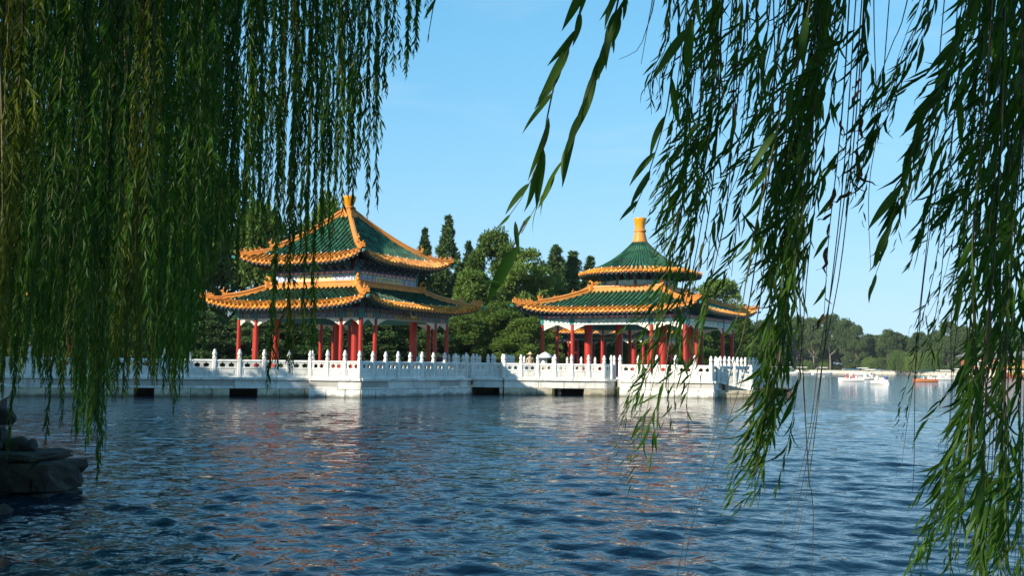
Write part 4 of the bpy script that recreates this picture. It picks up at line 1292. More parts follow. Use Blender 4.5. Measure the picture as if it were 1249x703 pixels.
def leaf_layout(path, g, leaf_len, spacing, spread=0.5, start=0.0, wind=0.5, down=0.5, taper=True):
    seg = np.linalg.norm(np.diff(path, axis=0), axis=1)
    cum = np.concatenate([[0], np.cumsum(seg)])
    L_ = cum[-1]
    s = np.arange(start, L_, spacing) + g.uniform(-.4, .4, size=len(np.arange(start, L_, spacing))) * spacing
    s = np.clip(s, 0, L_ - 1e-4)
    pos = np.stack([np.interp(s, cum, path[:, k]) for k in range(3)], 1)
    tan = np.stack([np.interp(s + 0.02, cum, path[:, k]) - np.interp(s - 0.02, cum, path[:, k]) for k in range(3)], 1)
    tan = unit(tan + np.array([0, 0, -1e-6]))
    az = g.random(len(s)) * 6.283
    rad = np.stack([np.cos(az), np.sin(az), np.zeros(len(s))], 1)
    d = tan * 1.0 + rad * (spread * (0.5 + 0.9 * g.random(len(s))))[:, None] + WIND * wind * (0.4 + g.random(len(s)))[:, None] + np.array([0, 0, -down])
    ln = leaf_len * (0.6 + 0.55 * g.random(len(s)))
    if taper: ln *= np.clip(0.35 + (L_ - s) / 0.25, 0.35, 1)
    return pos, unit(d), ln

# ---- left willow: the dense curtain
lw = empty('weeping_willow', (-11.0, 9.0, 0.4), 0, 'big weeping willow on the bank whose dense strands hang over the lake', 'tree')
LW0 = Vector((-11.0, 9.0, 0.4))
mb = MB()
mb.tube([(0, 0, -.3), (.2, .1, 1.2), (.1, .3, 2.8), (.6, .2, 4.4), (1.2, .0, 5.6)], [.55, .42, .36, .32, .26], 12)
obj('trunk', mb.mesh('trunk', M['bark']), lw)
for pts, r in [([(1.2, 0, 5.6), (3.2, -.6, 7.0), (5.4, -.8, 7.8), (8.0, -1.2, 7.7), (9.6, -1.6, 7.2)], .2), ([(1.0, .1, 5.0), (2.6, 1.2, 6.8), (4.6, 2.0, 8.2), (6.6, 2.0, 8.8)], .18),
               ([(.7, .2, 4.4), (-1, 1.5, 6.5), (-2.5, 3, 8.4)], .2), ([(1.2, 0, 5.6), (1.4, -2, 7.5), (2.2, -4, 8.8)], .18), ([(1.2, 0, 5.6), (1.6, .4, 8.5), (1.4, .6, 11)], .18)]:
    mb = MB(); mb.tube([Vector(q) for q in spline(pts, 14)], [r * (1 - 0.8 * i / 13) for i in range(14)], 8)
    obj('limb', mb.mesh('limb', M['bark']), lw)
g = np.random.default_rng(5)
n = 66000
u = unit(g.normal(size=(n, 3))) * (g.random(n) ** 0.4)[:, None]
P = u * np.array([8.5, 9.5, 4.2]) + np.array([-10.0, 9.0, 10.6])
lump = np.sin(P[:, 0] * 1.3) + np.sin(P[:, 1] * 1.5 + 1) + np.sin(P[:, 2] * 1.9 + P[:, 0])
keep = (lump > -1.0) & (P[:, 2] > 3.2 + 0.42 * np.maximum(P[:, 1], 0)) 
P = P[keep]
Dr = g.normal(size=P.shape) * 0.55 + np.array([0, 0, -1.0])
Ln = 0.25 * (0.7 + 0.7 * g.random(len(P)))
V, F_, tone = leaves(P - np.array(LW0), Dr, Ln, Ln * 0.32, g, LEAF4, LEAF4_T)
tag(obj('crown', np_mesh('crown', V, F_, M['curtain_leaf'], False, tone), lw), kind='stuff')

def curtain_variant(length, seed):
    g = np.random.default_rng(seed)
    k = int(length / 0.22)
    z = -np.linspace(0, length, k)
    x = np.cumsum(g.normal(size=k) * 0.006) + 0.05 * np.sin(z * 0.7 + seed) * (-z / length)
    y = np.cumsum(g.normal(size=k) * 0.006)
    path = np.stack([x - x[0], y - y[0], z], 1)
    tw = twig_mesh(path, 0.006, 0.0014, M['yellow_twig'] if seed % 3 == 0 else M['twig'], 3)
    P, Dr, Ln = leaf_layout(path, g, 0.088, 0.0125, 0.42, 0.1, 0.15, 0.35)
    # side twigs
    for _ in range(int(length * 1.6)):
        i = g.integers(1, k - 2); a = g.random() * 6.283; L2 = 0.25 + 0.4 * g.random()
        q = np.stack([path[i] + np.array([math.cos(a), math.sin(a), 0]) * 0.07 * min(1, t * 3) + np.array([0, 0, -t * L2]) for t in np.linspace(0, 1, 5)])
        p2, d2, l2 = leaf_layout(q, g, 0.08, 0.016, 0.45, 0.02, 0.15, 0.35)
        P, Dr, Ln = np.vstack([P, p2]), np.vstack([Dr, d2]), np.concatenate([Ln, l2])
    V, F_, tone = leaves(P, Dr, Ln, Ln * 0.17, g, LEAF4, LEAF4_T)
    return tw, np_mesh('foliage', V, F_, M['curtain_leaf'], False, tone)
VARS = {L_: [curtain_variant(L_, 1000 + 31 * i + int(L_ * 10)) for i in range(7)] for L_ in (3.2, 4.6, 6.2)}
ENV = [(-80, 520), (0, 495), (30, 478), (60, 470), (85, 500), (105, 580), (125, 520), (140, 470), (170, 480), (190, 440), (205, 500), (225, 488), (238, 430), (250, 352), (275, 342), (295, 300), (318, 298), (332, 310), (342, 330), (352, 320),
       (368, 330), (380, 360), (395, 300), (408, 270), (422, 222), (435, 205), (447, 200), (458, 120), (475, 82), (500, 88), (515, 62)]
ex, ey = zip(*ENV)
def hang(px, bottom, Y, extra=1.6):
    b = at(px, bottom, Y); t = at(px, -30, Y)
    L_ = t.z + extra - b.z
    key = min(VARS, key=lambda q: abs(q - L_))
    tw, fo = rnd.choice(VARS[key])
    sc = L_ / key
    br = obj('hanging_branch', tw, lw, (b.x - LW0.x, Y - LW0.y, t.z + extra - LW0.z), rnd.uniform(0, 6.28), (1, 1, sc))
    br.rotation_euler = (rnd.gauss(0, .012), rnd.gauss(0.0, .012), rnd.uniform(0, 6.28))
    f_ = tag(obj('foliage', fo, br), kind='stuff')
    if px < 22 or 152 < px < 172 or rnd.random() < 0.03:    # strands with yellower leaves
        f_.material_slots[0].link = 'OBJECT'; f_.material_slots[0].material = M['yellow_leaf']
rs = random.Random(21)
for i in range(132):
    px = -70 + 375 * (i + rs.random()) / 132
    Y = rs.uniform(5.6, 10.5)
    b = np.interp(px, ex, ey)
    b = b - abs(rs.gauss(0, 45)) if rs.random() < 0.7 else b - rs.uniform(0, 220)
    hang(px, b, Y)
for i in range(15):                                        # a few strands closer by
    px = -20 + 370 * (i + rs.random()) / 15
    hang(px, rs.uniform(60, 250) if px > 240 else rs.uniform(150, 420), rs.uniform(3.4, 4.8), 1.0)
for pts, r in [([(-3, -40, 6.5), (2, 120, 6.6), (4, 300, 6.5)], .012), ([(22, -40, 7.5), (18, 90, 7.4), (20, 210, 7.4)], .009), ([(150, -40, 7.0), (153, 60, 7.0), (150, 200, 7.1)], .010), ([(262, -40, 6.8), (268, 70, 6.8), (266, 180, 6.8)], .009)]:
    q = [at(a_, b_, c_) - LW0 for a_, b_, c_ in pts]
    mb = MB(); mb.tube([Vector(v) for v in spline([q[0] + Vector((.1, 0, 1.6))] + q, 14)], [r * (1.6 - 1.2 * i_ / 13) for i_ in range(14)], 6)
    obj('bough', mb.mesh('bough', M['yellow_twig']), lw)
for i in range(62):                                        # farther strands out over the water
    px = -70 + 320 * (i + rs.random()) / 62
    hang(px, np.interp(px, ex, ey) - abs(rs.gauss(0, 30)) - 12, rs.uniform(10.5, 19), 2.2)
# the uncountable inner strands behind them
g = np.random.default_rng(77)
PP, DD, LL = [], [], []
for i in range(480):
    px = g.uniform(-110, 268); Y = g.uniform(9.5, 21)
    bt = np.interp(px, ex, ey) - abs(g.normal()) * 60 - 20
    b_, t_ = at(px, bt, Y), at(px, -30, Y)
    zt = t_.z + g.uniform(1.5, 3.5)
    k = 12
    z = np.linspace(zt, b_.z, k)
    path = np.stack([b_.x + np.cumsum(g.normal(size=k)) * 0.02, Y + np.cumsum(g.normal(size=k)) * 0.02, z], 1)
    p_, d_, l_ = leaf_layout(path, g, 0.115, 0.022, 0.42, 0.0, 0.15, 0.35)
    PP.append(p_); DD.append(d_); LL.append(l_)
PP, DD, LL = np.vstack(PP), np.vstack(DD), np.concatenate(LL)
V, F_, tone = leaves(PP - np.array(LW0), DD, LL, LL * 0.2, g, LEAF4, LEAF4_T)
tag(obj('inner_strands', np_mesh('inner_strands', V, F_, M['curtain_leaf'], False, tone), lw), kind='stuff')
for i in range(54):
    px = 300 + 140 * (i + rs.random()) / 54
    b = np.interp(px, ex, ey) - abs(rs.gauss(0, 55))
    hang(px, b, rs.uniform(5.6, 9) if i % 2 else rs.uniform(9, 17))
for px, b, Y in [(340, 478, 6.2), (343, 455, 6.4), (337, 440, 6.6), (367, 432, 6.5), (371, 415, 6.1), (447, 263, 6.0), (448, 255, 6.1), (439, 212, 6.3), (436, 205, 6.0), (452, 150, 6.4), (462, 118, 6.2), (470, 78, 6.4), (479, 88, 6.0), (488, 80, 6.5),
                 (496, 95, 6.1), (503, 70, 6.3), (510, 62, 6.2), (418, 290, 6.0), (412, 275, 6.3), (404, 262, 6.4), (30, 560, 6.8), (60, 548, 6.5), (100, 592, 6.3), (108, 565, 6.6), (126, 528, 6.4), (205, 508, 6.5), (168, 486, 6.2), (160, 480, 6.5)]:
    hang(px, b, Y)

# ---- right willow: near strands around the camera
rw = empty('weeping_willow', (5.8, -1.6, 0.4), 0, 'near weeping willow whose loose long leaved strands hang before the open lake', 'tree')
RW0 = Vector((5.8, -1.6, 0.4))
mb = MB()
mb.tube([(0, 0, -.3), (-.1, .1, 1.3), (-.3, .3, 2.6), (-.9, .5, 3.9)], [.42, .33, .29, .24], 12)
obj('trunk', mb.mesh('trunk', M['bark']), rw)
for pts, r in [([(-.9, .5, 3.9), (-2.2, 2.2, 4.9), (-4.0, 4.2, 5.2), (-5.8, 5.0, 4.9)], .15), ([(-.9, .5, 3.9), (-2.0, 1.0, 5.2), (-4.2, 1.2, 5.9), (-6.6, 1.0, 5.9), (-8.6, .6, 5.4)], .16),
               ([(-.3, .3, 2.6), (.3, 2.6, 4.2), (-1.6, 4.6, 5.0), (-3.2, 5.4, 4.8)], .14), ([(-.9, .5, 3.9), (-1.4, -1.2, 5.6), (-3, -3, 6.6)], .15)]:
    mb = MB(); mb.tube([Vector(q) for q in spline(pts, 14)], [r * (1 - 0.82 * i / 13) for i in range(14)], 8)
    obj('limb', mb.mesh('limb', M['bark']), rw)
g = np.random.default_rng(9)
n = 42000
u = unit(g.normal(size=(n, 3))) * (g.random(n) ** 0.4)[:, None]
P = u * np.array([6.8, 5.2, 2.2]) + np.array([0.6, 0.2, 6.4])
lump = np.sin(P[:, 0] * 1.5) + np.sin(P[:, 1] * 1.7 + 1) + np.sin(P[:, 2] * 2.1 + P[:, 0])
keep = (lump > -1.1) & (P[:, 2] > 3.4 + 0.42 * np.maximum(P[:, 1], 0))
P = P[keep]
Dr = g.normal(size=P.shape) * 0.55 + np.array([0, 0, -1.0])
Ln = 0.22 * (0.7 + 0.7 * g.random(len(P)))
V, F_, tone = leaves(P - np.array(RW0), Dr, Ln, Ln * 0.32, g, LEAF4, LEAF4_T)
tag(obj('crown', np_mesh('crown', V, F_, M['willow_leaf'], False, tone), rw), kind='stuff')

def skirt(name, parent, origin, n, box, zlo, zhi, seed, mat):  # unseen strands added to the willows to block the low sun
    g = np.random.default_rng(seed)
    PP, DD, LL = [], [], []
    for i in range(n):
        x, y = g.uniform(box[0], box[1]), g.uniform(box[2], box[3])
        k = 10
        z = np.linspace(g.uniform(*zhi), g.uniform(*zlo), k)
        path = np.stack([x + np.cumsum(g.normal(size=k)) * 0.02, y + np.cumsum(g.normal(size=k)) * 0.02, z], 1)
        p_, d_, l_ = leaf_layout(path, g, 0.14, 0.028, 0.5, 0.0, 0.15, 0.35)
        PP.append(p_); DD.append(d_); LL.append(l_)
    PP, DD, LL = np.vstack(PP), np.vstack(DD), np.concatenate(LL)
    V, F_, tone = leaves(PP - np.array(origin), DD, LL, LL * 0.22, g, LEAF4, LEAF4_T)
    tag(obj(name, np_mesh(name, V, F_, mat, False, tone), parent), kind='stuff')
skirt('rear_shade_strands', lw, LW0, 400, (-17, -6.8, -3, 8), (1.2, 4.0), (8, 11), 301, M['curtain_leaf'])
skirt('rear_shade_strands', rw, RW0, 80, (-6.5, 2.5, -4.0, -0.8), (2.4, 4.5), (6, 7.5), 302, M['willow_leaf'])

# single leaves that can be picked out: shared blades
def blade(seed, curl, dry=False):
    g = np.random.default_rng(seed)
    nl = 9
    vs, fs = [], []
    for i in range(nl + 1):
        t = i / nl
        w = 0.066 * (math.sin(math.pi * min(1, t * 1.02) ** 0.75) ** 0.85 if 0 < t < 1 else 0.0) + (0.004 if t < .05 else 0)
        zc = -curl * t * t + 0.03 * math.sin(4 * t + seed)
        xc = 0.05 * math.sin(2.2 * t + seed) * t + (0.25 * t * t * (g.random() - .5) if dry else 0)
        vs += [(xc - w, t, zc + w * .35), (xc, t, zc), (xc + w, t, zc + w * .35)]
    for i in range(nl):
        for k in (0, 1):
            a = i * 3 + k
            fs.append((a, a + 1, a + 4, a + 3))
    tone = np.full(len(vs), g.random())
    return np_mesh('leaf', np.array(vs), np.array(fs), M['dry_leaf'] if dry else M['willow_leaf'], True, tone)
BLADES = [blade(i, c) for i, c in enumerate((0.05, 0.12, 0.2, -0.1, 0.3, 0.0, 0.16, -0.05))]
DRY = [blade(20 + i, c, True) for i, c in enumerate((0.8, 1.1, 0.6, -0.9))]
leaf_objects = 0
def leaf_matrix(p, d, ln, wmul=1.0, face=False):
    d = Vector(d).normalized()
    r = Vector((rnd.gauss(0, 1), rnd.gauss(0, 1), rnd.gauss(0, 1)))
    r.y -= 1.0                                             # blades tend to show their face to the open water side
    if face: r = Vector((0.25, -1, 0.15))
    nrm = (r - d * r.dot(d)).normalized()
    x = d.cross(nrm)
    return Matrix(((x.x * ln * wmul, d.x * ln, nrm.x * ln, p[0]), (x.y * ln * wmul, d.y * ln, nrm.y * ln, p[1]), (x.z * ln * wmul, d.z * ln, nrm.z * ln, p[2]), (0, 0, 0, 1)))

def near_strand(px_path, Y, leaf_len, spacing, seed, spread=0.5, wind=0.9, down=0.25, single=False, bare=False, dry=0.0, from_frac=0.0, up=1.5, thick=1.0, shoots=1.5, taper=True):
    """one strand through the pixels of px_path at distance Y (Y may be a pair top, bottom)"""
    global leaf_objects
    g = np.random.default_rng(seed)
    k = len(px_path)
    Y0, Y1 = Y if isinstance(Y, tuple) else (Y, Y)
    pts = [at(p[0], p[1], Y0 + (Y1 - Y0) * i / (k - 1)) for i, p in enumerate(px_path)]
    if up:
        d0 = (pts[0] - pts[1]).normalized()
        pts = [pts[0] + d0 * up * 0.5 + Vector((0.1, 0, up * 0.5)), pts[0] + d0 * up * 0.25 + Vector((0.02, 0, up * 0.25))] + pts
    n = max(10, int(sum((pts[i + 1] - pts[i]).length for i in range(len(pts) - 1)) / 0.09))
    path = spline(pts, n) - np.array(RW0)
    br = obj('hanging_branch', twig_mesh(path, 0.0026 * thick, 0.0008 * thick, M['twig'] if seed % 2 else M['yellow_twig'], 4), rw)
    if bare: return br
    L_ = np.linalg.norm(np.diff(path, axis=0), axis=1).sum()
    P, Dr, Ln = leaf_layout(path, g, leaf_len, spacing, spread, from_frac * L_, wind, down, taper)
    if not single:
        arc = np.arange(len(P)) / max(1, len(P))
        keep = (np.sin(arc * g.uniform(9, 17) + g.uniform(0, 6)) + 0.6 * np.sin(arc * 31 + g.uniform(0, 6))) > -0.55
        P, Dr, Ln = P[keep], Dr[keep], Ln[keep]
        for _ in range(int(L_ * shoots)):
            i = int(g.integers(3, len(path) - 1)); L2 = g.uniform(0.10, 0.26)
            sd = unit(np.array([[-0.55 + 0.45 * g.normal(), 0.5 * g.normal(), -1.0]]))[0]
            q = np.stack([path[i] + sd * (t * L2) + np.array([0, 0, -0.25 * L2 * t * t]) for t in np.linspace(0, 1, 5)])
            p2, d2, l2 = leaf_layout(q, g, leaf_len, spacing * 0.8, spread * 0.8, 0.01, wind, down)
            P, Dr, Ln = np.vstack([P, p2]), np.vstack([Dr, d2]), np.concatenate([Ln, l2])
    if single:
        for p, d, l in zip(P, Dr, Ln):
            isdry = g.random() < dry
            obj('leaf', (DRY if isdry else BLADES)[int(g.integers(4))] if isdry else BLADES[int(g.integers(8))], br, matrix=leaf_matrix(p, d, l * (0.75 if isdry else 1.0), 1.6 if isdry else 1.2))
            leaf_objects += 1
    else:
        V, F_, tone = leaves(P, Dr, Ln, Ln * (0.10 + 0.05 * g.random(len(Ln))), g, LEAF8, LEAF8_T, 0.25)
        tag(obj('foliage', np_mesh('foliage', V, F_, M['willow_leaf'], False, tone), br), kind='stuff')
    return br

# the loose spray against open sky: every blade can be told apart
near_strand([(757, -10), (738, 55), (704, 150), (684, 200), (660, 240), (636, 285)], 1.95, 0.122, 0.040, 1, 0.34, 0.55, single=True, up=0.7)
near_strand([(712, -10), (700, 45), (680, 90), (668, 140), (660, 190), (640, 235), (622, 262)], 1.85, 0.122, 0.046, 2, 0.34, 0.55, single=True, up=0.7)
near_strand([(765, -10), (752, 25), (742, 55), (733, 85)], 2.7, 0.10, 0.03, 3, 0.4, 0.4, single=True, up=0.5)
near_strand([(536, -30), (529, 5), (523, 40)], 2.2, 0.075, 0.06, 4, 0.25, 0.1, single=True, up=1.0)
# long blade drooping in front of the trees
lb = near_strand([(640, 270), (630, 292), (622, 310)], 1.75, 0.05, 0.3, 5, up=0, bare=True)
for (p0, p1, w) in [((628, 270), (634, 312), 1.1), ((632, 300), (590, 372), 1.35), ((612, 345), (575, 340), .6)]:
    a, b = at(*p0, 1.72), at(*p1, 1.72)
    obj('leaf', BLADES[2], lb, matrix=leaf_matrix(a - RW0, b - a, (b - a).length, w, True))
# dried curled leaves
near_strand([(1052, 60), (1048, 150), (1043, 205), (1038, 240)], 2.6, 0.075, 0.026, 7, 0.9, 0.0, 0.0, single=True, dry=0.95, from_frac=0.80, up=1.2, taper=False)
near_strand([(1030, 100), (1022, 190), (1015, 250), (1010, 300), (1005, 390)], 2.7, 0.075, 0.034, 8, 0.8, 0.0, 0.0, single=True, dry=0.8, from_frac=0.68, up=1.2, taper=False)
near_strand([(900, 120), (885, 220), (868, 280), (862, 330)], 2.5, 0.075, 0.045, 9, 0.6, 0.2, 0.2, single=True, dry=0.5, from_frac=0.65, up=1.2, taper=False)
# hooked leaves by the round pavilion's eave
near_strand([(990, -10), (955, 130), (925, 260), (912, 330), (905, 372), (893, 400)], 1.9, 0.105, 0.075, 10, 0.55, 0.5, single=True, from_frac=0.5)
near_strand([(1190, -10), (1150, 90), (1110, 190), (1085, 285), (1062, 352)], 2.3, 0.115, 0.036, 11, 0.32, 0.75, single=True, from_frac=0.45)
near_strand([(1205, -10), (1185, 80), (1145, 210), (1125, 270), (1108, 330)], 2.4, 0.115, 0.036, 12, 0.32, 0.75, single=True, from_frac=0.5)
near_strand([(850, -10), (825, 60), (812, 140), (790, 215), (772, 260)], 2.0, 0.12, 0.06, 13, 0.35, 0.7, single=True, from_frac=0.5)

# looser leafy strands, grouped along guide paths (pixels at the strand's own distance)
guides = [
    # x 800-860 column falling in front of the round roof
    ([(842, -20), (828, 110), (815, 220), (806, 330)], 3.1, 4, 11, 0.095, 0.026, 40),
    ([(862, -20), (856, 150), (846, 260), (828, 350), (803, 430), (785, 500), (767, 572)], 3.2, 5, 10, 0.09, 0.032, 30),
    ([(892, -20), (892, 130), (880, 250), (862, 350), (846, 420), (835, 480), (836, 530)], 3.1, 4, 12, 0.09, 0.032, 40),
    ([(912, -20), (915, 90), (904, 190), (890, 280), (880, 350)], 3.0, 5, 14, 0.095, 0.024, 50),
    ([(882, -20), (872, 90), (862, 170), (855, 230)], 2.8, 5, 20, 0.10, 0.024, 50),
    ([(930, -20), (922, 80), (915, 160)], 2.7, 5, 18, 0.10, 0.024, 30),
    ([(822, -20), (813, 55), (803, 100), (797, 150)], 3.4, 3, 6, 0.085, 0.028, 20),
    # main column x 930-1000
    ([(1010, -20), (994, 110), (976, 230), (964, 340), (956, 440), (944, 530), (926, 618)], 2.9, 10, 15, 0.105, 0.022, 60),
    ([(985, -20), (975, 120), (962, 240), (950, 340), (952, 420)], 2.6, 6, 17, 0.105, 0.023, 60),
    ([(1015, -20), (1000, 100), (985, 200), (975, 300), (972, 380)], 2.7, 5, 13, 0.10, 0.024, 60),
    ([(1040, -20), (1022, 70), (1002, 160)], 2.4, 4, 14, 0.11, 0.026, 40),
    ([(965, -20), (955, 60), (945, 140), (938, 200)], 2.5, 4, 16, 0.10, 0.026, 40),
    # leaning spray x 1060-1180
    ([(1150, -20), (1125, 60), (1096, 140), (1070, 200)], 2.8, 4, 14, 0.105, 0.025, 50),
    ([(1180, -20), (1155, 80), (1125, 180), (1098, 270)], 2.7, 4, 13, 0.11, 0.025, 50),
    ([(1205, -20), (1185, 90), (1160, 190), (1135, 270)], 2.9, 4, 12, 0.105, 0.025, 50),
    ([(1130, -20), (1108, 40), (1090, 90), (1082, 140)], 3.4, 3, 12, 0.085, 0.028, 30),
    # heavy right hand mass
    ([(1215, -20), (1208, 150), (1195, 300), (1198, 430), (1190, 560), (1180, 640), (1172, 720)], 2.5, 5, 14, 0.105, 0.023, 40),
    ([(1238, -20), (1232, 150), (1222, 300), (1215, 450), (1212, 580), (1208, 740)], 2.6, 8, 14, 0.105, 0.022, 30),
    ([(1262, -20), (1258, 160), (1248, 320), (1240, 470), (1240, 600), (1236, 740)], 2.5, 6, 14, 0.105, 0.023, 50),
    ([(1222, -20), (1214, 120), (1200, 230), (1188, 330)], 2.8, 5, 15, 0.10, 0.023, 60),
    ([(1205, 120), (1190, 230), (1172, 320), (1160, 370), (1140, 415)], 3.8, 3, 10, 0.08, 0.03, 30),
    ([(1140, 300), (1122, 400), (1108, 460), (1094, 512)], 3.8, 2, 4, 0.07, 0.04, 15),
    ([(1195, 400), (1185, 500), (1165, 590), (1150, 660)], 2.7, 4, 12, 0.10, 0.03, 30),
]
seed = 200
for path, Y, cnt, jit, ll, sp, bj in guides:
    for c in range(cnt):
        seed += 1
        r = random.Random(seed)
        dx = r.gauss(0, jit)
        cut = r.uniform(0, bj)
        q = [(x + dx + r.gauss(0, 2.5), y - (cut * i / (len(path) - 1))) for i, (x, y) in enumerate(path)]
        near_strand(q, Y + r.gauss(0, 0.22), ll * 0.86, sp * 1.12, seed, 0.42, 0.75, 0.2)
# bare whips
for i, (q, Y) in enumerate([([(1040, 150), (1018, 330), (1000, 430), (985, 540), (955, 640), (916, 692)], 2.8), ([(1046, 120), (1026, 320), (1005, 430), (992, 520), (968, 640), (945, 705)], 2.8),
                            ([(1030, 200), (1008, 400), (990, 560), (975, 640), (960, 705)], 2.9), ([(985, 560), (990, 600), (992, 640), (990, 705)], 2.85), ([(912, 380), (895, 440), (868, 540), (842, 620), (826, 705)], 2.6),
                            ([(935, 300), (915, 430), (872, 560), (845, 640), (835, 690)], 2.7), ([(1160, 100), (1128, 330), (1118, 440), (1106, 520), (1098, 580)], 3.2), ([(1135, 250), (1118, 420), (1115, 560), (1113, 600)], 3.2),
                            ([(1190, 200), (1162, 370), (1160, 480), (1150, 620)], 3.0), ([(1178, 300), (1165, 420), (1158, 520), (1140, 600)], 3.1), ([(800, -10), (790, 30), (778, 60), (755, 72)], 2.6), ([(797, -10), (792, 20), (782, 78)], 2.6),
                            ([(1066, -20), (1068, 90), (1072, 170)], 2.4), ([(905, 200), (845, 330), (820, 440)], 3.0), ([(1075, 120), (1060, 230), (1062, 330)], 2.9)]):
    near_strand(q, Y, 0.05, 1, 900 + i, bare=True, up=0.9 if q[0][1] < 50 else 1.4, thick=0.85)

# ================================================================== NEAR BANK: rocks and stone ledge
def rock_mesh(seed, mat):
    g = random.Random(seed)
    bm = bmesh.new()
    bmesh.ops.create_icosphere(bm, subdivisions=3, radius=1.0)
    planes = [(Vector((g.gauss(0, 1), g.gauss(0, 1), g.gauss(0, 1))).normalized(), g.uniform(0.55, 0.85)) for _ in range(9)]
    for v in bm.verts:
        for nrm, d in planes:
            k = v.co.dot(nrm) - d
            if k > 0: v.co -= nrm * k * 0.92
        v.co *= 1 + 0.05 * math.sin(5 * v.co.x + seed) * math.sin(4 * v.co.y)
    me = bpy.data.meshes.new('rock'); bm.to_mesh(me); bm.free()
    me.materials.append(mat)
    return me
ROCKS = [rock_mesh(i, M['rock']) for i in range(5)]
lg = empty('stone_ledge', (0, 0, 0), 0, 'sunlit sandy stone ledge at the edge of the bank', 'ledge')
slab('slab', [(-7.5, 14.2), (-10.85, 22), (-12.8, 25), (-22, 25), (-17, 14.2)], 1.22, 1.42, M['ledge'], lg)
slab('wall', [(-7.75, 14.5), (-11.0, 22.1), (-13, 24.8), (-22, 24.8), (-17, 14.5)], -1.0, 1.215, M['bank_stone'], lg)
blk = empty('stone_quay_block', (-8.3, 15.5, 0), R(-10), 'dark low stone quay block standing in the water below the ledge', 'quay')
def rough_block(seed, size, mat):
    g = random.Random(seed)
    bm = bmesh.new()
    bmesh.ops.create_cube(bm, size=1.0)
    bmesh.ops.subdivide_edges(bm, edges=bm.edges[:], cuts=3, use_grid_fill=True)
    for v in bm.verts:
        e = sum(1 for c in v.co if abs(c) > 0.49)
        k = {3: 0.90, 2: 0.96, 1: 1.0}.get(e, 1.0)
        v.co = Vector((v.co.x * k * size[0], v.co.y * k * size[1], v.co.z * k * size[2])) + Vector((g.gauss(0, .018), g.gauss(0, .018), g.gauss(0, .014)))
    me = bpy.data.meshes.new('quay_stone'); bm.to_mesh(me); bm.free(); me.materials.append(mat)
    return me
for r_, (z_, h_) in enumerate([(-0.22, .5), (0.26, .44)]):
    x_ = -1.6 + 0.12 * r_
    i_ = 0
    while x_ < 1.45:
        w_ = min(rnd.uniform(.5, .95), 1.75 - x_)
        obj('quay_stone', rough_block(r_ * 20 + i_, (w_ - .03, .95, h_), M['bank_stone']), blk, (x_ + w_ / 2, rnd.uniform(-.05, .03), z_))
        x_ += w_; i_ += 1
for i_, x_ in enumerate((-1.1, -0.05, 0.95)):
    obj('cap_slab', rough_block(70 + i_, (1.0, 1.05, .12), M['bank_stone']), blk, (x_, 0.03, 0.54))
k = 0
for (x, y, z, s, lab) in [(-7.5, 15.5, .76, .22, None), (-7.15, 15.35, .72, .17, None), (-7.95, 15.6, .80, .28, None), (-6.9, 15.2, .70, .15, None), (-7.4, 15.15, .70, .13, None), (-7.7, 15.1, .70, .14, None), (-8.0, 15.3, .74, .18, None), (-7.65, 15.75, 1.1, .24, None)]:
    o = obj('rock', ROCKS[k % 5], None, (x - 0.35, y + 0.1, z - 0.02), rnd.uniform(0, 6), (s, s * rnd.uniform(.8, 1.1), s * rnd.uniform(.6, .9)))
    o.rotation_euler = (rnd.uniform(-.4, .4), rnd.uniform(-.4, .4), rnd.uniform(0, 6))
    tag(o, 'rough grey rock heaped on the dark quay block', 'rock', 'rocks on the quay block'); k += 1
for (px, py, s) in [(-4, 628, .2), (2, 690, .12), (-30, 640, .35)]:
    p = ground(px, py)
    o = obj('rock', ROCKS[k % 5], None, (p.x, p.y, -0.02), rnd.uniform(0, 6), (s, s, s * .8)); k += 1
    tag(o, 'pale wet rock breaking the water at the bank foot', 'rock', 'rocks in the water')

# ================================================================== BOATS AND PEOPLE
def skin_body(name, joints, edges, radii, mats, pick):
    me = bpy.data.meshes.new(name)
    me.from_pydata(joints, edges, [])
    o = bpy.data.objects.new(name, me); col.objects.link(o)
    sk = o.modifiers.new('skin', 'SKIN'); sk.use_smooth_shade = True
    for v, r in zip(me.skin_vertices[0].data, radii): v.radius = (r[0], r[1]) if isinstance(r, tuple) else (r, r)
    me.skin_vertices[0].data[0].use_root = True
    ss = o.modifiers.new('sub', 'SUBSURF'); ss.levels = 1; ss.render_levels = 1
    dg = bpy.context.evaluated_depsgraph_get()
    out = bpy.data.meshes.new_from_object(o.evaluated_get(dg))
    bpy.data.objects.remove(o)
    out.name = name
    out.materials.clear()
    for m in mats: out.materials.append(m)
    for p in out.polygons: p.material_index = pick(p.center); p.use_smooth = True
    return out

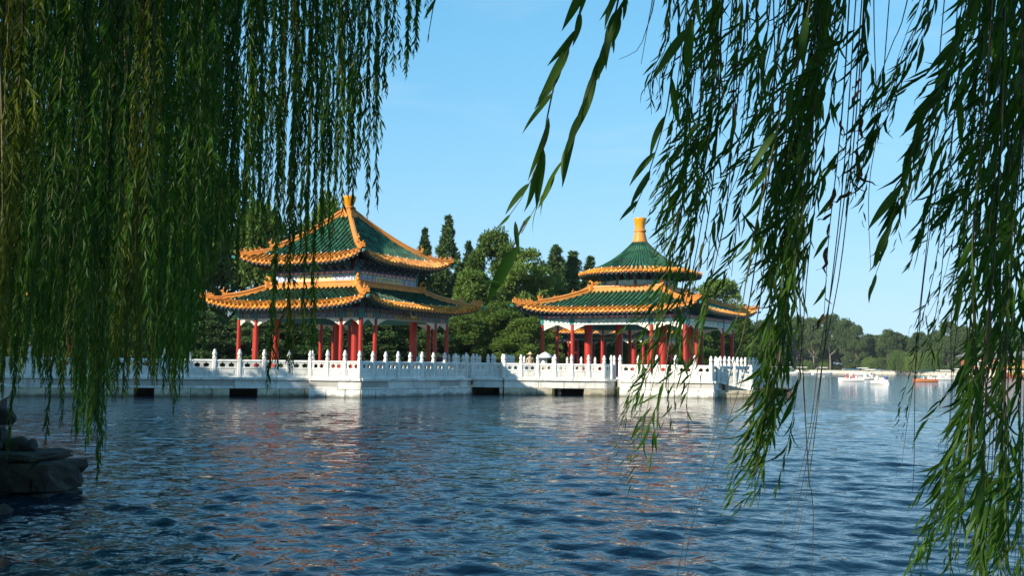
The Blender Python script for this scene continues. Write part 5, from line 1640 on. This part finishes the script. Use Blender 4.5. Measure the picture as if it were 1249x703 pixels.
def person_mesh(seated, shirt, legs):
    hipz = 0.93 if not seated else 0.50
    J = [(0, 0, hipz), (0, 0, hipz + .22), (0, 0, hipz + .46), (0, 0, hipz + .54), (0, -.01, hipz + .62), (0, -.02, hipz + .74)]
    E_ = [(0, 1), (1, 2), (2, 3), (3, 4), (4, 5)]
    Rr = [(.15, .11), (.135, .10), (.17, .11), .055, (.075, .085), (.07, .08)]
    for s in (-1, 1):
        b = len(J)
        if seated:
            J += [(s * .1, -.05, hipz - .03), (s * .11, -.42, hipz), (s * .11, -.44, hipz - .40), (s * .11, -.56, hipz - .46)]
        else:
            J += [(s * .1, 0, hipz - .08), (s * .1, -.02, .50), (s * .1, .02, .09), (s * .11, -.12, .05)]
        E_ += [(0, b), (b, b + 1), (b + 1, b + 2), (b + 2, b + 3)]
        Rr += [.095, .07, .045, .04]
        b = len(J)
        J += [(s * .19, 0, hipz + .44), (s * .24, .02, hipz + .18), (s * .20, -.18, hipz + .08), (s * .18, -.25, hipz + .10)]
        E_ += [(2, b), (b, b + 1), (b + 1, b + 2), (b + 2, b + 3)]
        Rr += [.06, .047, .035, .034]
    def pick(c):
        if c.z > hipz + .735 or (c.z > hipz + .63 and c.y > .02): return 3
        if c.z > hipz + .515: return 2
        if abs(c.x) > .13 and c.y < -.10 and hipz - .02 < c.z < hipz + .2: return 2
        if c.z > hipz - .01 and not (seated and c.y < -.2): return 0
        return 1
    return skin_body('person', J, E_, Rr, [shirt, legs, M['skin'], M['hair']], pick)

P_RED = person_mesh(True, M['cloth_red'], M['cloth_dark'])
P_BLUE = person_mesh(True, M['cloth_blue'], M['cloth_dark'])
P_WHITE = person_mesh(True, M['cloth_white'], M['cloth_blue'])
P_TEAL = person_mesh(True, M['cloth_teal'], M['cloth_dark'])
S_TAN = person_mesh(False, M['cloth_tan'], M['cloth_dark'])
S_WHITE = person_mesh(False, M['cloth_white'], M['cloth_tan'])
S_DARK = person_mesh(False, M['cloth_dark'], M['cloth_dark'])
S_TEAL = person_mesh(False, M['cloth_teal'], M['cloth_white'])

def boat(px, py, heading, length, hull, canopy, label, riders, rider_label):
    p = ground(px, py, 0.0)
    t = empty('pedal_boat', (p.x, p.y, 0.0), heading, label, 'boat')
    L_, W = length, 1.55
    mb = MB()
    secs = []
    for i in range(11):
        u = i / 10
        x = -L_ / 2 + L_ * u
        w = W / 2 * (0.82 + 0.18 * math.sin(math.pi * min(1, u * 1.3))) * (1 if u < .75 else math.sqrt(max(0.02, 1 - ((u - .75) / .25) ** 2)))
        sh = 0.46 + 0.10 * max(0, u - .6) / .4
        secs.append([(x, -w, sh), (x, -w * .94, .12), (x, -w * .6, -.15), (x, w * .6, -.15), (x, w * .94, .12), (x, w, sh), (x, w * .86, sh - .02), (x, w * .8, .15), (x, -w * .8, .15), (x, -w * .86, sh - .02)])
    vs = [q for s in secs for q in s]
    fs = [(i * 10 + k, i * 10 + (k + 1) % 10, (i + 1) * 10 + (k + 1) % 10, (i + 1) * 10 + k) for i in range(10) for k in range(10)]
    fs += [tuple(range(10)), tuple(reversed(range(100, 110)))]
    mb.add(vs, fs)
    obj('hull', mb.mesh('hull', hull), t)
    for sx in (-.55, .55):
        mb = MB(); mb.chamfer((.42, W * .7, .12), .03, 0, Matrix.Translation((sx, 0, .42))); mb.chamfer((.1, W * .7, .45), .03, 0, Matrix.Translation((sx - .25, 0, .62)))
        obj('seat', mb.mesh('seat', M['boat_white']), t)
    for sx in (-.95, .95):
        for sy in (-.62, .62):
            mb = MB(); mb.tube([(sx, sy, .42), (sx * .95, sy, 1.72)], .025, 6); obj('post', mb.mesh('post', M['metal']), t)
    mb = MB()
    n = 8
    vs = [(x, W * .52 * math.sin(a), 1.70 + .14 * math.cos(a) + dz) for dz in (0, .05) for x in (-1.15, 1.15) for a in [-1.3 + 2.6 * i / n for i in range(n + 1)]]
    m1 = n + 1
    fs = []
    for i in range(n):
        fs += [(i, i + 1, m1 + i + 1, m1 + i), (2 * m1 + i, 2 * m1 + i + 1, 3 * m1 + i + 1, 3 * m1 + i), (i, i + 1, 2 * m1 + i + 1, 2 * m1 + i), (m1 + i, m1 + i + 1, 3 * m1 + i + 1, 3 * m1 + i)]
    mb.add(vs, fs, 0, True); obj('canopy', mb.mesh('canopy', canopy), t)
    for i, me in enumerate(riders):
        sx, sy = ((-.55, -.3), (.55, .3), (.55, -.3), (-.55, .3))[i]
        q = Matrix.Rotation(heading, 4, 'Z') @ Vector((sx, sy, 0))
        o = obj('person', me, None, (p.x + q.x, p.y + q.y, 0.02), heading + math.pi / 2)
        shirt = {P_RED: 'red', P_BLUE: 'blue', P_WHITE: 'white', P_TEAL: 'teal'}[me]
        lab = 'person in a ' + shirt + ' shirt seated in the ' + rider_label
        tag(o, lab, 'person', 'riders in the ' + rider_label)
    return t
boat(1037.5, 465.5, R(178), 3.8, M['boat_white'], M['boat_white'], 'white pedal boat with two red shirted riders, broadside on the lake', [P_RED, P_RED, P_BLUE], 'white boat lying broadside')
boat(1060.5, 463.4, R(8), 3.7, M['boat_white'], M['boat_white'], 'white canopied pedal boat farther out behind the broadside boat', [P_TEAL, P_RED], 'farther white canopied boat')
boat(1075.5, 469.0, R(-80), 3.4, M['boat_white'], M['boat_white'], 'white pedal boat seen end on, closest boat on the lake', [P_WHITE, P_BLUE], 'boat seen end on')
boat(1128.5, 466.3, R(170), 3.7, M['boat_orange'], M['boat_green'], 'orange hulled boat with green canopy', [P_WHITE, P_TEAL], 'green canopied boat')
boat(1151, 464.2, R(4), 5.0, M['boat_white'], M['boat_white'], 'long white boat beyond the green canopied one', [P_WHITE, P_BLUE], 'long white boat')
for px, py in [(912, 456.6), (928, 456.2), (944, 456.3), (960, 456.2), (978, 456.4), (1003, 456.8), (1052, 458.2), (1172, 461.0), (1186, 461.4)]:
    b = boat(px, py, R(rnd.uniform(-15, 15)), 5.5, M['boat_white'], M['boat_white'], 'empty white boat moored along the far embankment', [], '')
    b['group'] = 'boats moored on the far shore'
    b.scale = (1.3, 1.3, 1.2)

# yellow pleasure boat near the far hall
p = ground(1243, 461.5)
yb = empty('pleasure_boat', (p.x, p.y, 0), R(6), 'yellow and red pleasure boat near the red hall', 'boat')
mb = MB()
prof = [(-4.6, 1.5), (-4.2, .3), (-3.2, -.2), (3.4, -.2), (4.6, .6), (5.2, 1.9), (4.2, 1.1), (3.2, .9), (-3.4, .9)]
mb.prism(prof, [], 2.4); obj('hull', mb.mesh('hull', M['boat_red']), yb)
for sx in (-3, -1, 1, 3):
    for sy in (-1.0, 1.0):
        mb = MB(); mb.tube([(sx, sy, .85), (sx, sy, 2.6)], .07, 6); obj('post', mb.mesh('post', M['boat_red']), yb)
mb = MB(); mb.add([(-3.8, -1.5, 2.6), (3.8, -1.5, 2.6), (3.8, 1.5, 2.6), (-3.8, 1.5, 2.6), (-3, 0, 3.7), (3, 0, 3.7)], [(0, 1, 5, 4), (2, 3, 4, 5), (1, 2, 5), (3, 0, 4), (3, 2, 1, 0)]); obj('roof', mb.mesh('roof', M['boat_yellow']), yb)
mb = MB(); mb.box((0, -1.1, 1.2), (6.4, .06, .6)); mb.box((0, 1.1, 1.2), (6.4, .06, .6)); obj('railing', mb.mesh('railing', M['boat_yellow']), yb)

# red lakeside hall on the far shore
p = at(1232, 458, 352)
hl = empty('lakeside_hall', (p.x, 352, .75), R(-12), 'low red walled lakeside hall with pale terrace on the far shore', 'building')
mb = MB(); mb.chamfer((30, 9, 4.2), .05); obj('wall', mb.mesh('wall', M['hall_red']), hl, (0, 0, 3.3))
mb = MB(); mb.chamfer((33, 13, 1.2), .05); obj('terrace', mb.mesh('terrace', M['embank']), hl, (0, 0, .6))
mb = MB(); mb.chamfer((31.5, 10.5, .5), .05); obj('fascia', mb.mesh('fascia', M['boat_white']), hl, (0, 0, 5.65))
mb = MB(); mb.add([(-16.5, -6.2, 5.9), (16.5, -6.2, 5.9), (16.5, 6.2, 5.9), (-16.5, 6.2, 5.9), (-13, 0, 7.9), (13, 0, 7.9)], [(0, 1, 5, 4), (2, 3, 4, 5), (1, 2, 5), (3, 0, 4)]); obj('roof', mb.mesh('roof', M['roof_grey']), hl)
mb = MB(); mb.box((0, 0, 0), (1.9, .12, 2.2), 0); mbw = mb.mesh('window', M['boat_white'])
mb = MB(); mb.box((0, 0, 0), (1.6, .1, 1.9), 0); mbp = mb.mesh('pane', M['glass'])
for i in range(10):
    w = obj('window', mbw, hl, (-13.5 + 3 * i, -4.53, 3.4)); obj('pane', mbp, w, (0, -.05, 0))

# people on the terraces
def stand(me, px, Y, label, rz, z=DECK):
    q = at(px, 440, Y)
    o = obj('person', me, None, (q.x, Y, z), rz); tag(o, label, 'person'); return o
hp = stand(S_TAN, 646.5, 67.2, 'person in a straw sun hat at the balustrade near the parasol', R(20))
mb = MB(); mb.lathe([(.24, 1.62), (.25, 1.635), (.11, 1.66), (.105, 1.74), (.06, 1.785), (.01, 1.79)], 16); obj('straw_hat', mb.mesh('straw_hat', M['straw']), hp)
wp = stand(S_WHITE, 663, 67.6, 'person in white holding a white parasol behind the balustrade', R(-30))
pr = empty('parasol', (wp.location.x + .1, wp.location.y - .22, DECK), 0, 'white parasol held by the person behind the balustrade', 'parasol')
mb = MB(); mb.lathe([(.50, 1.42), (.42, 1.56), (.25, 1.70), (.02, 1.80)], 12, cap=False); obj('canopy', mb.mesh('canopy', M['cloth_white']), pr)
mb = MB(); mb.tube([(0, 0, 1.0), (0, 0, 1.84)], .012, 6); obj('shaft', mb.mesh('shaft', M['metal']), pr)
stand(S_DARK, 537, 70.2, 'person in dark clothes between the red columns of the square pavilion', R(10), DECK - .05)
stand(S_TEAL, 511, 66.0, 'person in a teal top beside the shaded side of the square pavilion', R(60), DECK - .02)
print('single leaves', leaf_objects, 'objects', len(bpy.data.objects))

# ================================================================== HAZE over the lake
mb = MB(); mb.box((0, 0, 0), (6400, 6400, 36.0))
m, nt, out = new_mat('haze_air')
vol = nt.nodes.new('ShaderNodeVolumePrincipled')
vol.inputs['Color'].default_value = (0.80, 0.90, 1.0, 1)
vol.inputs['Density'].default_value = 0.00009
vol.inputs['Anisotropy'].default_value = 0.0
nt.links.new(vol.outputs['Volume'], out.inputs['Volume'])
tag(obj('haze', mb.mesh('haze', m), None, (0, 0, 15.4)), kind='stuff')
